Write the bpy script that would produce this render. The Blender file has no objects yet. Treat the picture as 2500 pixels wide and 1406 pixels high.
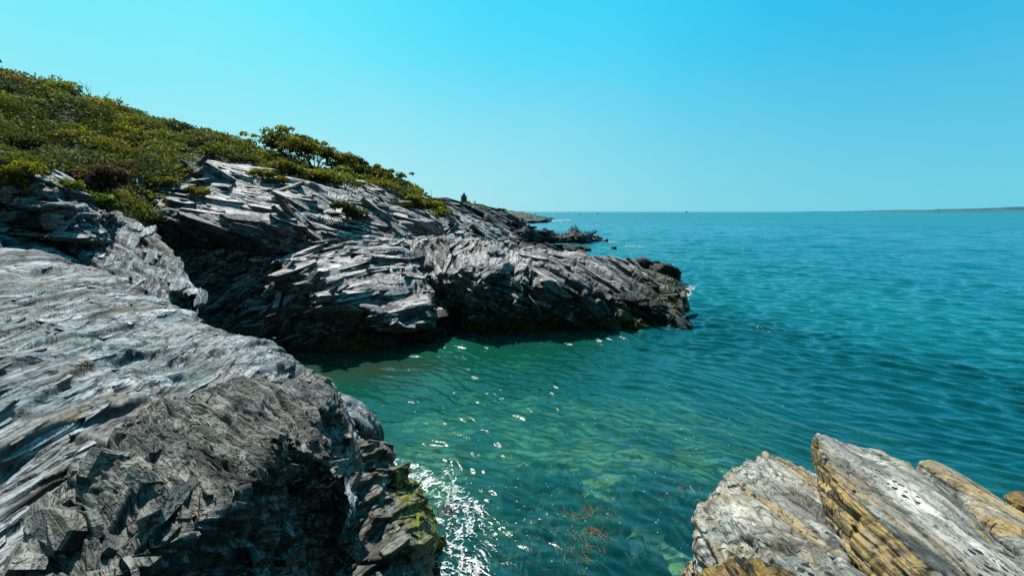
import bpy, math, random
import numpy as np
from mathutils import Vector
random.seed(7); RNG = np.random.default_rng(11)
scn = bpy.context.scene
COL = scn.collection
PI = math.pi

# ------------------------------------------------------------------ camera frame (photo measured on 2500x1406)
F = 1050.0; CAMZ = 6.0; PITCH = math.atan(186.0 / F)
SP, CP = math.sin(PITCH), math.cos(PITCH)
def ray(px, py):
    a = (px - 1250.0) / F; b = (703.0 - py) / F
    return a, CP + b * SP, -SP + b * CP
def P(px, py, d):
    """point seen at photo pixel (px,py) at forward distance d (or on the height ('z', h))"""
    x, y, z = ray(px, py)
    if isinstance(d, tuple):
        k = (d[1] - CAMZ) / z
    else:
        k = d / y
    return np.array([x * k, y * k, CAMZ + z * k])
def Z(h): return ('z', h)
def project(p):
    d = np.asarray(p, float) - np.array([0, 0, CAMZ])
    fw = d[..., 1] * CP - d[..., 2] * SP
    up = d[..., 1] * SP + d[..., 2] * CP
    fw = np.maximum(fw, 0.3)
    return np.stack([1250 + F * d[..., 0] / fw, 703 - F * up / fw], -1)

# ------------------------------------------------------------------ noise
def _h(ix, iy, iz, seed=0):
    with np.errstate(over='ignore'):
        h = (ix.astype(np.int64).astype(np.uint32) * np.uint32(374761393) + iy.astype(np.int64).astype(np.uint32) * np.uint32(668265263)
             + iz.astype(np.int64).astype(np.uint32) * np.uint32(2246822519) + np.uint32((seed * 3266489917) & 0xffffffff))
        h = (h ^ (h >> np.uint32(15))) * np.uint32(2246822519)
        h = (h ^ (h >> np.uint32(13))) * np.uint32(3266489917)
        h = h ^ (h >> np.uint32(16))
    return h.astype(np.float64) / 4294967295.0
def vnoise(p, seed=0):
    f = np.floor(p); w = p - f; w = w * w * w * (w * (w * 6 - 15) + 10); f = f.astype(np.int64)
    r = 0
    for dx in (0, 1):
        wx = w[..., 0] if dx else 1 - w[..., 0]
        for dy in (0, 1):
            wy = w[..., 1] if dy else 1 - w[..., 1]
            for dz in (0, 1):
                wz = w[..., 2] if dz else 1 - w[..., 2]
                r = r + wx * wy * wz * _h(f[..., 0] + dx, f[..., 1] + dy, f[..., 2] + dz, seed)
    return r * 2 - 1
def fbm(p, octv=4, seed=0, gain=0.5):
    a, s, r = 1.0, 0.0, 0
    for i in range(octv):
        r = r + a * vnoise(p * (2.03 ** i) + 17.3 * i, seed + i); s += a; a *= gain
    return r / s
def ss(a, b, x):
    t = np.clip((x - a) / (b - a), 0, 1); return t * t * (3 - 2 * t)

# ------------------------------------------------------------------ object helpers
def mesh_obj(name, verts, faces, mat=None, parent=None, smooth=False, attrs=None, colors=None, bed=None):
    """faces: (n,3) or (n,4) int array, or python list of tuples"""
    me = bpy.data.meshes.new(name)
    verts = np.asarray(verts, np.float32)
    if isinstance(faces, np.ndarray):
        n, k = faces.shape
        me.vertices.add(len(verts)); me.vertices.foreach_set('co', verts.ravel())
        me.loops.add(n * k); me.loops.foreach_set('vertex_index', faces.astype(np.int32).ravel())
        me.polygons.add(n); me.polygons.foreach_set('loop_start', np.arange(0, n * k, k, dtype=np.int32))
    else:
        me.from_pydata([tuple(map(float, v)) for v in verts], [], [tuple(f) for f in faces])
    me.update(calc_edges=True)
    me.polygons.foreach_set('use_smooth', np.full(len(me.polygons), smooth))
    for k, v in (attrs or {}).items():
        a = me.attributes.new(k, 'FLOAT', 'POINT'); a.data.foreach_set('value', np.asarray(v, np.float32).ravel())
    if bed is not None:
        a = me.attributes.new('bed', 'FLOAT_VECTOR', 'POINT'); a.data.foreach_set('vector', np.asarray(bed, np.float32).ravel())
    if colors is not None:
        a = me.attributes.new('tone', 'FLOAT_COLOR', 'POINT')
        c = np.ones((len(verts), 4), np.float32); c[:, :3] = colors; a.data.foreach_set('color', c.ravel())
    if mat: me.materials.append(mat)
    o = bpy.data.objects.new(name, me); COL.objects.link(o)
    if parent: o.parent = parent
    return o
def tag(o, label=None, cat=None, group=None, kind=None):
    if label: o['label'] = label
    if cat: o['category'] = cat
    if group: o['group'] = group
    if kind: o['kind'] = kind
    return o
def empty(name, loc, label, cat, group=None, rz=0):
    o = bpy.data.objects.new(name, None); COL.objects.link(o); o.location = tuple(map(float, loc)); o.rotation_euler = (0, 0, rz)
    return tag(o, label, cat, group)
def grid_faces(nu, nv, wrap=False):
    i = np.arange(nu - 1)[:, None]; j = np.arange(nv - (0 if wrap else 1))[None, :]
    j2 = (j + 1) % nv
    a = i * nv + j; b = (i + 1) * nv + j; c = (i + 1) * nv + j2; d = i * nv + j2
    return np.stack([a, b, c, d], -1).reshape(-1, 4)
class MB:
    """collects boxes, cones, tubes into one mesh"""
    def __init__(s): s.v = []; s.f = []
    def add(s, v, f):
        o = len(s.v); s.v += [tuple(map(float, q)) for q in v]; s.f += [tuple(o + i for i in q) for q in f]
    def box(s, x0, x1, y0, y1, z0, z1):
        s.add([(x0,y0,z0),(x1,y0,z0),(x1,y1,z0),(x0,y1,z0),(x0,y0,z1),(x1,y0,z1),(x1,y1,z1),(x0,y1,z1)],
              [(3,2,1,0),(4,5,6,7),(0,1,5,4),(1,2,6,5),(2,3,7,6),(3,0,4,7)])
    def ring(s, prof, n=12, sq=False, cx=0, cy=0):
        """lathe of (radius, z); sq gives a square section"""
        n = 4 if sq else n; v = []
        for r, z in prof:
            for k in range(n):
                a = 2 * PI * (k + (.5 if sq else 0)) / n; rr = r * (math.sqrt(2) if sq else 1)
                v.append((cx + rr * math.cos(a), cy + rr * math.sin(a), z))
        f = [(i * n + k, i * n + (k + 1) % n, (i + 1) * n + (k + 1) % n, (i + 1) * n + k) for i in range(len(prof) - 1) for k in range(n)]
        f += [tuple(range(n - 1, -1, -1)), tuple((len(prof) - 1) * n + k for k in range(n))]
        s.add(v, f)
    def tube(s, pts, r0, r1=None, n=6):
        r1 = r0 if r1 is None else r1; pts = [Vector(tuple(map(float, p))) for p in pts]; m = len(pts); v = []
        for i, p in enumerate(pts):
            t = (pts[min(i + 1, m - 1)] - pts[max(i - 1, 0)]).normalized()
            a = t.cross(Vector((0.13, 0.2, 1)) if abs(t.z) < .95 else Vector((1, 0, 0))).normalized(); b = t.cross(a)
            r = r0 + (r1 - r0) * i / max(m - 1, 1)
            for k in range(n):
                an = 2 * PI * k / n; v.append(p + a * (r * math.cos(an)) + b * (r * math.sin(an)))
        f = [(i * n + k, i * n + (k + 1) % n, (i + 1) * n + (k + 1) % n, (i + 1) * n + k) for i in range(m - 1) for k in range(n)]
        f += [tuple(range(n - 1, -1, -1)), tuple((m - 1) * n + k for k in range(n))]
        s.add(v, f)
    def build(s, name, mat, parent=None, smooth=False): return mesh_obj(name, np.array(s.v), s.f, mat, parent, smooth)

# ------------------------------------------------------------------ materials
def new_mat(name):
    m = bpy.data.materials.new(name); m.use_nodes = True; nt = m.node_tree
    for n in list(nt.nodes): nt.nodes.remove(n)
    out = nt.nodes.new('ShaderNodeOutputMaterial')
    return m, nt, out
class NT:
    def __init__(s, nt): s.nt = nt
    def n(s, t, **kw):
        x = s.nt.nodes.new('ShaderNode' + t)
        for k, v in kw.items(): setattr(x, k, v)
        return x
    def l(s, a, b): s.nt.links.new(a, b)
    def put(s, sock, v):
        if isinstance(v, bpy.types.NodeSocket): s.l(v, sock)
        else: sock.default_value = v
    def math(s, op, a, b=0.0, c=None, clamp=False):
        x = s.n('Math', operation=op, use_clamp=clamp); s.put(x.inputs[0], a); s.put(x.inputs[1], b)
        if c is not None: s.put(x.inputs[2], c)
        return x.outputs[0]
    def mix(s, f, a, b, mode='MIX'):
        x = s.n('Mix', data_type='RGBA', blend_type=mode); s.put(x.inputs[0], f)
        s.put(x.inputs[6], a if isinstance(a, bpy.types.NodeSocket) else (*a, 1)); s.put(x.inputs[7], b if isinstance(b, bpy.types.NodeSocket) else (*b, 1))
        return x.outputs[2]
    def mr(s, v, a, b, c=0.0, d=1.0, smooth=True):
        x = s.n('MapRange', interpolation_type='SMOOTHSTEP' if smooth else 'LINEAR'); s.put(x.inputs[0], v)
        for i, q in enumerate((a, b, c, d)): s.put(x.inputs[i + 1], q)
        return x.outputs[0]
    def noise(s, vec, scale, detail=4, rough=.55, dist=0.0):
        x = s.n('TexNoise'); s.put(x.inputs['Vector'], vec); x.inputs['Scale'].default_value = scale
        x.inputs['Detail'].default_value = detail; x.inputs['Roughness'].default_value = rough; x.inputs['Distortion'].default_value = dist
        return x.outputs[0]
    def attr(s, name):
        x = s.n('Attribute', attribute_name=name); return x

def basis(az, dip, pl=0.0):
    """bedding axes: strike azimuth az (deg right of +Y), plunging pl degrees, beds dipping to the right of the strike"""
    a = math.radians(az); d = math.radians(dip); l = math.radians(pl)
    st = np.array([math.sin(a) * math.cos(l), math.cos(a) * math.cos(l), -math.sin(l)]); hz = np.array([math.cos(a), -math.sin(a), 0])
    n0 = np.cross(hz, st); n0 = n0 if n0[2] > 0 else -n0
    return st, hz * math.cos(d) - n0 * math.sin(d), n0 * math.cos(d) + hz * math.sin(d)

def rock_mat(name, light, mid, dark, az=-8, dip=20, scale=1.0, ochre=(.30,.15,.05), och_amt=.25, side=.35, wet=(0.25, 1.3), moss=0.0,
             moss_col=(.10,.10,.008), bump=.5, teal=.3, lich=0.0, pits=0.0, oth=(.60, .72), crk=(1.6, 1.0), upr=(.0, .45), facet=.55):
    m, nt, out = new_mat(name); g = NT(nt); cracks = []
    geo = g.n('NewGeometry'); pos = geo.outputs['Position']
    st, t, n = basis(az, dip)
    bedv = g.attr('bed').outputs['Vector']
    def bscale(a, b_, c_):
        x = g.n('VectorMath', operation='MULTIPLY'); g.l(bedv, x.inputs[0]); x.inputs[1].default_value = (a, b_, c_); return x.outputs[0]
    q = bscale(.07 * scale, 1.3 * scale, 2.0 * scale)
    streak = g.noise(q, 7, 7, .68, .15)
    streak2 = g.noise(q, 1.6, 5, .6, .2)
    mott = g.noise(pos, .55 * scale, 5, .6)
    fine = g.noise(pos, 9 * scale, 6, .7)
    f1 = g.mr(streak, .34, .66)
    c = g.mix(f1, mid, light)
    c = g.mix(g.mr(streak2, .36, .5, .75, 0), c, dark)
    c = g.mix(g.mr(fine, .3, .7, .35, 0), c, mid)
    c = g.mix(g.math('MULTIPLY', g.mr(mott, .42, .62), teal), c, (.17, .27, .27))
    c = g.mix(g.math('MULTIPLY', g.mr(g.noise(pos, .8 * scale, 3, .6, .5), .5, .64), teal * .9), c, (.27, .24, .25))
    facet_h = []
    for fs_, fa in ((crk[0] * .8, 1.0), (crk[0] * 2.6, .8)):
        qv = bscale(fs_ * .25, fs_ * 1.05, fs_ * 1.1)
        dn = g.n('TexNoise'); g.l(qv, dn.inputs['Vector']); dn.inputs['Scale'].default_value = 1.3; dn.inputs['Detail'].default_value = 2
        av = g.n('VectorMath', operation='ADD'); g.l(qv, av.inputs[0]); g.l(dn.outputs['Color'], av.inputs[1]); qv = av.outputs[0]
        vf = g.n('TexVoronoi'); g.l(qv, vf.inputs['Vector']); vf.inputs['Scale'].default_value = 1.0
        df = g.n('VectorMath', operation='SUBTRACT'); g.l(qv, df.inputs[0]); g.l(vf.outputs['Position'], df.inputs[1])
        dx = g.n('SeparateXYZ'); g.l(df.outputs[0], dx.inputs[0]); rc = g.n('SeparateColor'); g.l(vf.outputs['Color'], rc.inputs[0])
        hgt_f = g.math('ADD', g.math('MULTIPLY', dx.outputs[1], g.math('SUBTRACT', g.math('MULTIPLY', rc.outputs[0], 1.9), .5)), g.math('MULTIPLY', dx.outputs[0], g.math('SUBTRACT', rc.outputs[1], .5)))
        facet_h.append(g.math('MULTIPLY', hgt_f, facet * fa / fs_ / .09 * scale))
        tone = g.mr(rc.outputs[2], 0, 1, 1 - .38 * fa, 1 + .22 * fa, False)
        vm0 = g.n('VectorMath', operation='SCALE'); g.l(c, vm0.inputs[0]); g.l(tone, vm0.inputs['Scale']); c = vm0.outputs[0]
    # rusty stains run along the beds
    st_n = g.noise(q, .55, 4, .6, .4)
    sa = g.attr('stain').outputs['Fac']
    of = g.math('MULTIPLY', g.mr(st_n, oth[0], oth[1]), och_amt)
    of = g.math('MAXIMUM', of, g.math('MULTIPLY', sa, g.mr(streak, .3, .62, .35, 1)), clamp=True)
    c = g.mix(of, c, g.mix(f1, tuple(np.array(ochre) * .55), ochre))
    # lichen specks
    if lich > 0:
        lf = g.math('MULTIPLY', g.mr(g.noise(pos, 14, 4, .65), .58, .64), lich)
        c = g.mix(lf, c, (.42, .40, .26))
    if pits > 0:
        pv0 = bscale(15, 38, 6); pn = g.n('TexNoise'); g.l(pv0, pn.inputs['Vector']); pn.inputs['Scale'].default_value = .6
        pvv = g.n('VectorMath', operation='ADD'); g.l(pv0, pvv.inputs[0]); g.l(pn.outputs['Color'], pvv.inputs[1]); pv = pvv.outputs[0]
        vo = g.n('TexVoronoi'); g.l(pv, vo.inputs['Vector']); vo.inputs['Scale'].default_value = 1.0
        rnd = g.n('SeparateColor'); g.l(vo.outputs['Color'], rnd.inputs[0])
        lim = g.math('MULTIPLY', rnd.outputs[0], .5)
        pit = g.math('MULTIPLY', g.math('LESS_THAN', vo.outputs['Distance'], lim), g.mr(g.noise(pv, .10, 3, .6), .46, .56))
        pit = g.math('MULTIPLY', pit, pits)
        c = g.mix(pit, c, (.012, .012, .014))
    # thin dark partings between the beds
    for sc_, dt, th_, am_ in ((crk[0], 3, .020, 1.0), (crk[0] * 2.5, 3, .032, .95), (crk[0] * 6, 3, .05, .7)):
        qq = bscale(sc_ * .09, sc_ * 1.1, sc_ * 1.5); nn = g.noise(qq, 1.0, dt, .55, .0)
        ln = g.mr(g.math('ABSOLUTE', g.math('SUBTRACT', nn, .5)), th_ * .25, th_, 1, 0)
        ln = g.math('MULTIPLY', ln, g.math('MULTIPLY', g.mr(g.noise(pos, .9 * sc_, 2), .42, .6), am_ * crk[1])); c = g.mix(ln, c, (.012, .013, .015)); cracks.append(ln)
    # tops stay pale; shade is painted into undersides and broken sides by slope
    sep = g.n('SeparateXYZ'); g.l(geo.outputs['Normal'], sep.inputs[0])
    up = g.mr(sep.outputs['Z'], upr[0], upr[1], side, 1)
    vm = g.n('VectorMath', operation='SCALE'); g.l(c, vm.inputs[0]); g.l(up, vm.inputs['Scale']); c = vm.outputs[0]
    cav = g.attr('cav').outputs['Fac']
    vm = g.n('VectorMath', operation='SCALE'); g.l(c, vm.inputs[0]); g.l(g.mr(cav, 0, 1, 1.0, .12, False), vm.inputs['Scale']); c = vm.outputs[0]  # crevice shade painted into the colour through the cavity mask
    # wet band above the waterline, weed in it
    sp = g.n('SeparateXYZ'); g.l(pos, sp.inputs[0])
    zz = g.math('ADD', sp.outputs['Z'], g.math('MULTIPLY', g.math('SUBTRACT', g.noise(pos, .7, 4), .5), 1.2))
    wetf = g.mr(zz, wet[1], wet[0], 0, 1)
    c = g.mix(g.math('MULTIPLY', wetf, .86), c, (.022, .022, .016))
    mo = g.attr('moss').outputs['Fac']
    if moss > 0:
        band = g.math('MULTIPLY', wetf, g.mr(g.noise(pos, 1.1, 5, .6), .5, .6))
        mo = g.math('MAXIMUM', mo, g.math('MULTIPLY', band, moss))
    mn = g.noise(pos, 5, 5, .7)
    mo = g.math('MULTIPLY', mo, g.mr(mn, .35, .55), clamp=True)
    c = g.mix(mo, c, g.mix(g.mr(g.noise(pos, 11, 3), .4, .62), tuple(np.array(moss_col) * .25), moss_col))
    bs = g.n('BsdfPrincipled'); g.l(c, bs.inputs['Base Color'])
    g.put(bs.inputs['Roughness'], g.mr(wetf, 0, 1, .62, .35)); bs.inputs['Specular IOR Level'].default_value = .35
    hgt = g.math('ADD', g.math('MULTIPLY', streak, .7), g.math('MULTIPLY', fine, .35))
    vo = g.n('TexVoronoi', feature='DISTANCE_TO_EDGE'); g.l(q, vo.inputs['Vector']); vo.inputs['Scale'].default_value = 3.2
    hgt = g.math('ADD', hgt, g.mr(vo.outputs['Distance'], 0, .05, -.12, 0))
    for fh_ in facet_h: hgt = g.math('ADD', hgt, fh_)
    for ln in cracks: hgt = g.math('SUBTRACT', hgt, g.math('MULTIPLY', ln, .4))
    bp = g.n('Bump'); bp.inputs['Strength'].default_value = bump; bp.inputs['Distance'].default_value = .09 / scale
    g.l(hgt, bp.inputs['Height']); g.l(bp.outputs[0], bs.inputs['Normal'])
    g.l(bs.outputs[0], out.inputs[0])
    return m

def plain(name, col, rough=.6, noise=.25, scale=3.0, metal=0, spec=.4):
    m, nt, out = new_mat(name); g = NT(nt)
    geo = g.n('NewGeometry'); nz = g.noise(geo.outputs['Position'], scale, 4)
    c = g.mix(g.mr(nz, .3, .7), tuple(np.array(col) * (1 - noise)), tuple(np.minimum(np.array(col) * (1 + noise), 1)))
    bs = g.n('BsdfPrincipled'); g.l(c, bs.inputs['Base Color']); bs.inputs['Roughness'].default_value = rough
    bs.inputs['Metallic'].default_value = metal; bs.inputs['Specular IOR Level'].default_value = spec
    g.l(bs.outputs[0], out.inputs[0]); return m

def leaf_mat():
    m, nt, out = new_mat('leaf'); g = NT(nt)
    c = g.attr('tone').outputs['Color']
    bs = g.n('BsdfPrincipled'); g.l(c, bs.inputs['Base Color']); bs.inputs['Roughness'].default_value = .6; bs.inputs['Specular IOR Level'].default_value = .15
    tr = g.n('BsdfTranslucent'); g.l(g.mix(1.0, c, (1.3, 1.25, .5), 'MULTIPLY'), tr.inputs['Color'])
    mx = g.n('MixShader'); mx.inputs[0].default_value = .32; g.l(bs.outputs[0], mx.inputs[1]); g.l(tr.outputs[0], mx.inputs[2])
    g.l(mx.outputs[0], out.inputs[0]); return m

M = {}
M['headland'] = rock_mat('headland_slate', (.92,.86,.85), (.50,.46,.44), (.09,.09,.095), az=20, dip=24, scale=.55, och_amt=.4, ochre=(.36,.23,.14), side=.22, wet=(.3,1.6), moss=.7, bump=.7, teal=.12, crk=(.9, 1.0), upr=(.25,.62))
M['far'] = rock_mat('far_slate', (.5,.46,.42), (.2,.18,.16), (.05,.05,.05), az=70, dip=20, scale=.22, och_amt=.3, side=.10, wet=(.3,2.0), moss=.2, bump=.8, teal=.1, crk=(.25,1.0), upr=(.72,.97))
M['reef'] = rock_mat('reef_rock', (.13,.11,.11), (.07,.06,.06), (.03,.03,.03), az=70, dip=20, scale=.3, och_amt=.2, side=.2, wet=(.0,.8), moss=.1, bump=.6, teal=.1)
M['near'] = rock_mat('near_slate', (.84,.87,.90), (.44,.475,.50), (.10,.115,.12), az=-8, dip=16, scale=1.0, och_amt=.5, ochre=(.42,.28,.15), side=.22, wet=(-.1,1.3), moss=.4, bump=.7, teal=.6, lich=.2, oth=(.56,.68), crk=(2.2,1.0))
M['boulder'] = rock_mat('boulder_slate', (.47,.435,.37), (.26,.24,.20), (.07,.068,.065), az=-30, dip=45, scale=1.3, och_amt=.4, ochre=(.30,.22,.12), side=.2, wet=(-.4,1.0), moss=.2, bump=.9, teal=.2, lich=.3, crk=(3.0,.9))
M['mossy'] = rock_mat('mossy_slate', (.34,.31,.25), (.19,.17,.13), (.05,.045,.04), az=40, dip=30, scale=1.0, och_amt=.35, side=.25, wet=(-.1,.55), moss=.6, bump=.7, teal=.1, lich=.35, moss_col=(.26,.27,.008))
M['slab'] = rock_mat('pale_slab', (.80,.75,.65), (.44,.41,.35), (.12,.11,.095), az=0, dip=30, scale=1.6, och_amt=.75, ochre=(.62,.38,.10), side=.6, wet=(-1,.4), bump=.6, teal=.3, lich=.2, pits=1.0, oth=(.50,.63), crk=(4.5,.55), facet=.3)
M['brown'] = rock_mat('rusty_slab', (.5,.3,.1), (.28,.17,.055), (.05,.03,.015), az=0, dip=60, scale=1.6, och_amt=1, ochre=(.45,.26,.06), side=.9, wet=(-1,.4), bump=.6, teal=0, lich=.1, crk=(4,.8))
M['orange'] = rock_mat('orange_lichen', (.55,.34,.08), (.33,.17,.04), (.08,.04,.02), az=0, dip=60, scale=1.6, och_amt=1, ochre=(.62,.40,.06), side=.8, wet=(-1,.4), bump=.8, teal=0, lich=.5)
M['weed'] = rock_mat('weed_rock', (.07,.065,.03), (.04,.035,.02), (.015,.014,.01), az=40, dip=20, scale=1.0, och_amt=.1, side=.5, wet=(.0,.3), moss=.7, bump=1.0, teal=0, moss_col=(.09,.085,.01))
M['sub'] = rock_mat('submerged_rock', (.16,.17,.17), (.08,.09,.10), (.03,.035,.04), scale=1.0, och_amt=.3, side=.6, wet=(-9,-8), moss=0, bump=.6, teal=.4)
M['leaf'] = leaf_mat()
M['soil'] = plain('scrub_soil', (.022,.026,.012), .9, .5, 1.0)
M['bark'] = plain('bark', (.05,.042,.035), .9, .3, 8)

# ------------------------------------------------------------------ lofted rock
def cr(a, b, c, d, t, k=.33):
    m1 = (c - a) * k; m2 = (d - b) * k; t2 = t * t; t3 = t2 * t
    return (2*t3 - 3*t2 + 1) * b + (t3 - 2*t2 + t) * m1 + (-2*t3 + 3*t2) * c + (t3 - t2) * m2
def resample(G, per, axis):
    G = np.moveaxis(G, axis, 0); out = []; n = len(G); par = []
    for i in range(n - 1):
        a = G[max(i - 1, 0)]; d = G[min(i + 2, n - 1)]
        m = per[i]; ts = np.arange(m) / m
        if i == n - 2: ts = np.append(ts, 1.0)
        for t in ts: out.append(cr(a, G[i], G[i + 1], d, t)); par.append(i + t)
    return np.moveaxis(np.array(out), 0, axis), np.array(par)
def loft(ctrl, px_step=1.6, lo=4, hi=260, scale_px=1024 / 2500.):
    """ctrl[i][j]: control points; sample count per span follows its size on the picture so that texture density is even"""
    G = np.array(ctrl, float); pr = project(G) * scale_px
    inside = lambda q: (q[..., 0] > -80) & (q[..., 0] < 1104) & (q[..., 1] > -60) & (q[..., 1] < 640)
    def spans(ax):
        d = np.linalg.norm(np.diff(pr, axis=ax), axis=-1); w = np.linalg.norm(np.diff(G, axis=ax), axis=-1)
        ins = inside(pr); ok = np.take(ins, range(ins.shape[ax] - 1), ax) | np.take(ins, range(1, ins.shape[ax]), ax)
        dc = np.linalg.norm(G - np.array([0, 0, CAMZ]), axis=-1); dm = (np.take(dc, range(dc.shape[ax] - 1), ax) + np.take(dc, range(1, dc.shape[ax]), ax)) / 2
        d = np.maximum(d, w / dm * 430 * .42)
        d = np.where(ok, d, d * .12); ot = 1 - ax
        v = np.percentile(d, 85, axis=ot)
        return [int(np.clip(q / px_step, lo, hi)) for q in v]
    su = spans(0); sv = spans(1)
    A, pu = resample(G, su, 0); A, pv = resample(A, sv, 1)
    return A, pu, pv
def normals(A, toward=None):
    du = np.gradient(A, axis=0); dv = np.gradient(A, axis=1); n = np.cross(du, dv)
    n /= np.maximum(np.linalg.norm(n, axis=-1, keepdims=True), 1e-9)
    c = np.array([0, 0, CAMZ + 3.0]) if toward is None else toward
    if np.mean(np.sum(n * (c - A), -1)) < 0: n = -n
    return n
def softcell(p, e, seed):
    """cell noise whose neighbouring cells meet in a short ramp instead of a jump"""
    f = np.floor(p); w = ss(1 - e, 1, p - f); f = f.astype(np.int64); r = 0
    for dx in (0, 1):
        wx = w[..., 0] if dx else 1 - w[..., 0]
        for dy in (0, 1):
            wy = w[..., 1] if dy else 1 - w[..., 1]
            for dz in (0, 1):
                wz = w[..., 2] if dz else 1 - w[..., 2]
                r = r + wx * wy * wz * _h(f[..., 0] + dx, f[..., 1] + dy, f[..., 2] + dz, seed)
    return r
def facets(x, y, lay, seed):
    """broken plates: nearest cell of a jittered grid, each a small tilted plane; returns offset, tilt, edge closeness"""
    lay = lay.astype(np.int64); fx = np.floor(x); fy = np.floor(y); ix = fx.astype(np.int64); iy = fy.astype(np.int64)
    b1 = np.full(x.shape, 9.); b2 = np.full(x.shape, 9.); off = np.zeros(x.shape); til = np.zeros(x.shape)
    for dx in (-1, 0, 1):
        for dy in (-1, 0, 1):
            hx = _h(ix + dx, iy + dy, lay, seed); hy = _h(ix + dx, iy + dy, lay, seed + 71)
            cx = dx + .12 + .76 * hx - (x - fx); cy = dy + .12 + .76 * hy - (y - fy); dd = np.abs(cx) ** 1.5 + np.abs(cy) ** 1.5
            nearer = dd < b1
            b2 = np.where(nearer, b1, np.minimum(b2, dd)); b1 = np.where(nearer, dd, b1)
            ho = (hx * 7.31 + hy * 3.77) % 1.0
            off = np.where(nearer, ho, off)
            til = np.where(nearer, -cx * ((hx * 5.1) % 1 - .5) * .6 - cy * (.25 + 1.2 * ((hy * 9.7) % 1)), til)
    return off, til, b2 - b1
def slate(p, az, dip, scales, seed, warp=.35, groove=.5, tilt=.8, pl=0.0, lg=.35):
    st, t, n = basis(az, dip, pl)
    w = np.stack([fbm(p * .22, 3, seed), fbm(p * .22 + 40, 3, seed + 1), fbm(p * .22 + 80, 3, seed + 2)], -1)
    w2 = np.stack([vnoise(p * 1.3, seed + 5), vnoise(p * 1.3 + 9, seed + 6), vnoise(p * 1.3 + 31, seed + 7)], -1)
    q = p + w * warp * 1.6 + w2 * warp * .10
    s_, t_, n_ = q @ st, q @ t, q @ n
    dist = np.linalg.norm(p - np.array([0, 0, CAMZ]), axis=-1)
    d = 0; cav = np.zeros(p.shape[:-1])
    for k, (h, Lt, Ls, amp) in enumerate(scales):
        vis = ss(2.5, 7.0, Lt / dist * 430); am = amp * vis
        wb = .14 * vnoise(p / (Lt * 3.5) + 5, seed + 40 + k) + .25 * n_ / h
        sx = s_ / Ls + .35 * vnoise(p / (Ls * .5), seed + 44 + k); ty = t_ / Lt + wb
        lay = np.floor(n_ / (h * 1.6) + .4 * vnoise(p / (h * 6), seed + 47 + k))
        off, til, edge = facets(sx, ty, lay, seed + k)
        off2, til2, edge2 = facets(sx * .6 + 9.1, ty * .55 + 4.2, lay, seed + 20 + k)
        d = d + am * (.75 * (off - .5) + tilt * .8 * til + .8 * (off2 - .5) + .45 * til2)
        if lg:
            nn = n_ / h + .5 * vnoise(p / (h * 7) + 2, seed + 60 + k) + .12 * off; fl = np.floor(nn); fn = nn - fl
            d = d + am * lg * (.9 * ss(.0, .22, fn) * ss(1.0, .86, fn) - .5 + .9 * (_h(fl, lay * 0, lay * 0, seed + 66 + k) - .5))
            cav = np.maximum(cav, .7 * vis * ss(.12, .0, np.minimum(fn, 1 - fn)) * min(lg, 1))
        g0 = np.maximum(ss(.13, .0, edge) * ss(.2, .5, off), ss(.07, 0, edge2)) * vis
        d = d - groove * .4 * am * g0; cav = np.maximum(cav, g0 * .8)
    return d, cav, np.stack([s_, t_, n_], -1)
def blur(a):
    b = a.copy(); b[1:-1] = (a[:-2] + 2 * a[1:-1] + a[2:]) / 4
    c = b.copy(); c[:, 1:-1] = (b[:, :-2] + 2 * b[:, 1:-1] + b[:, 2:]) / 4
    return c

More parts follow.
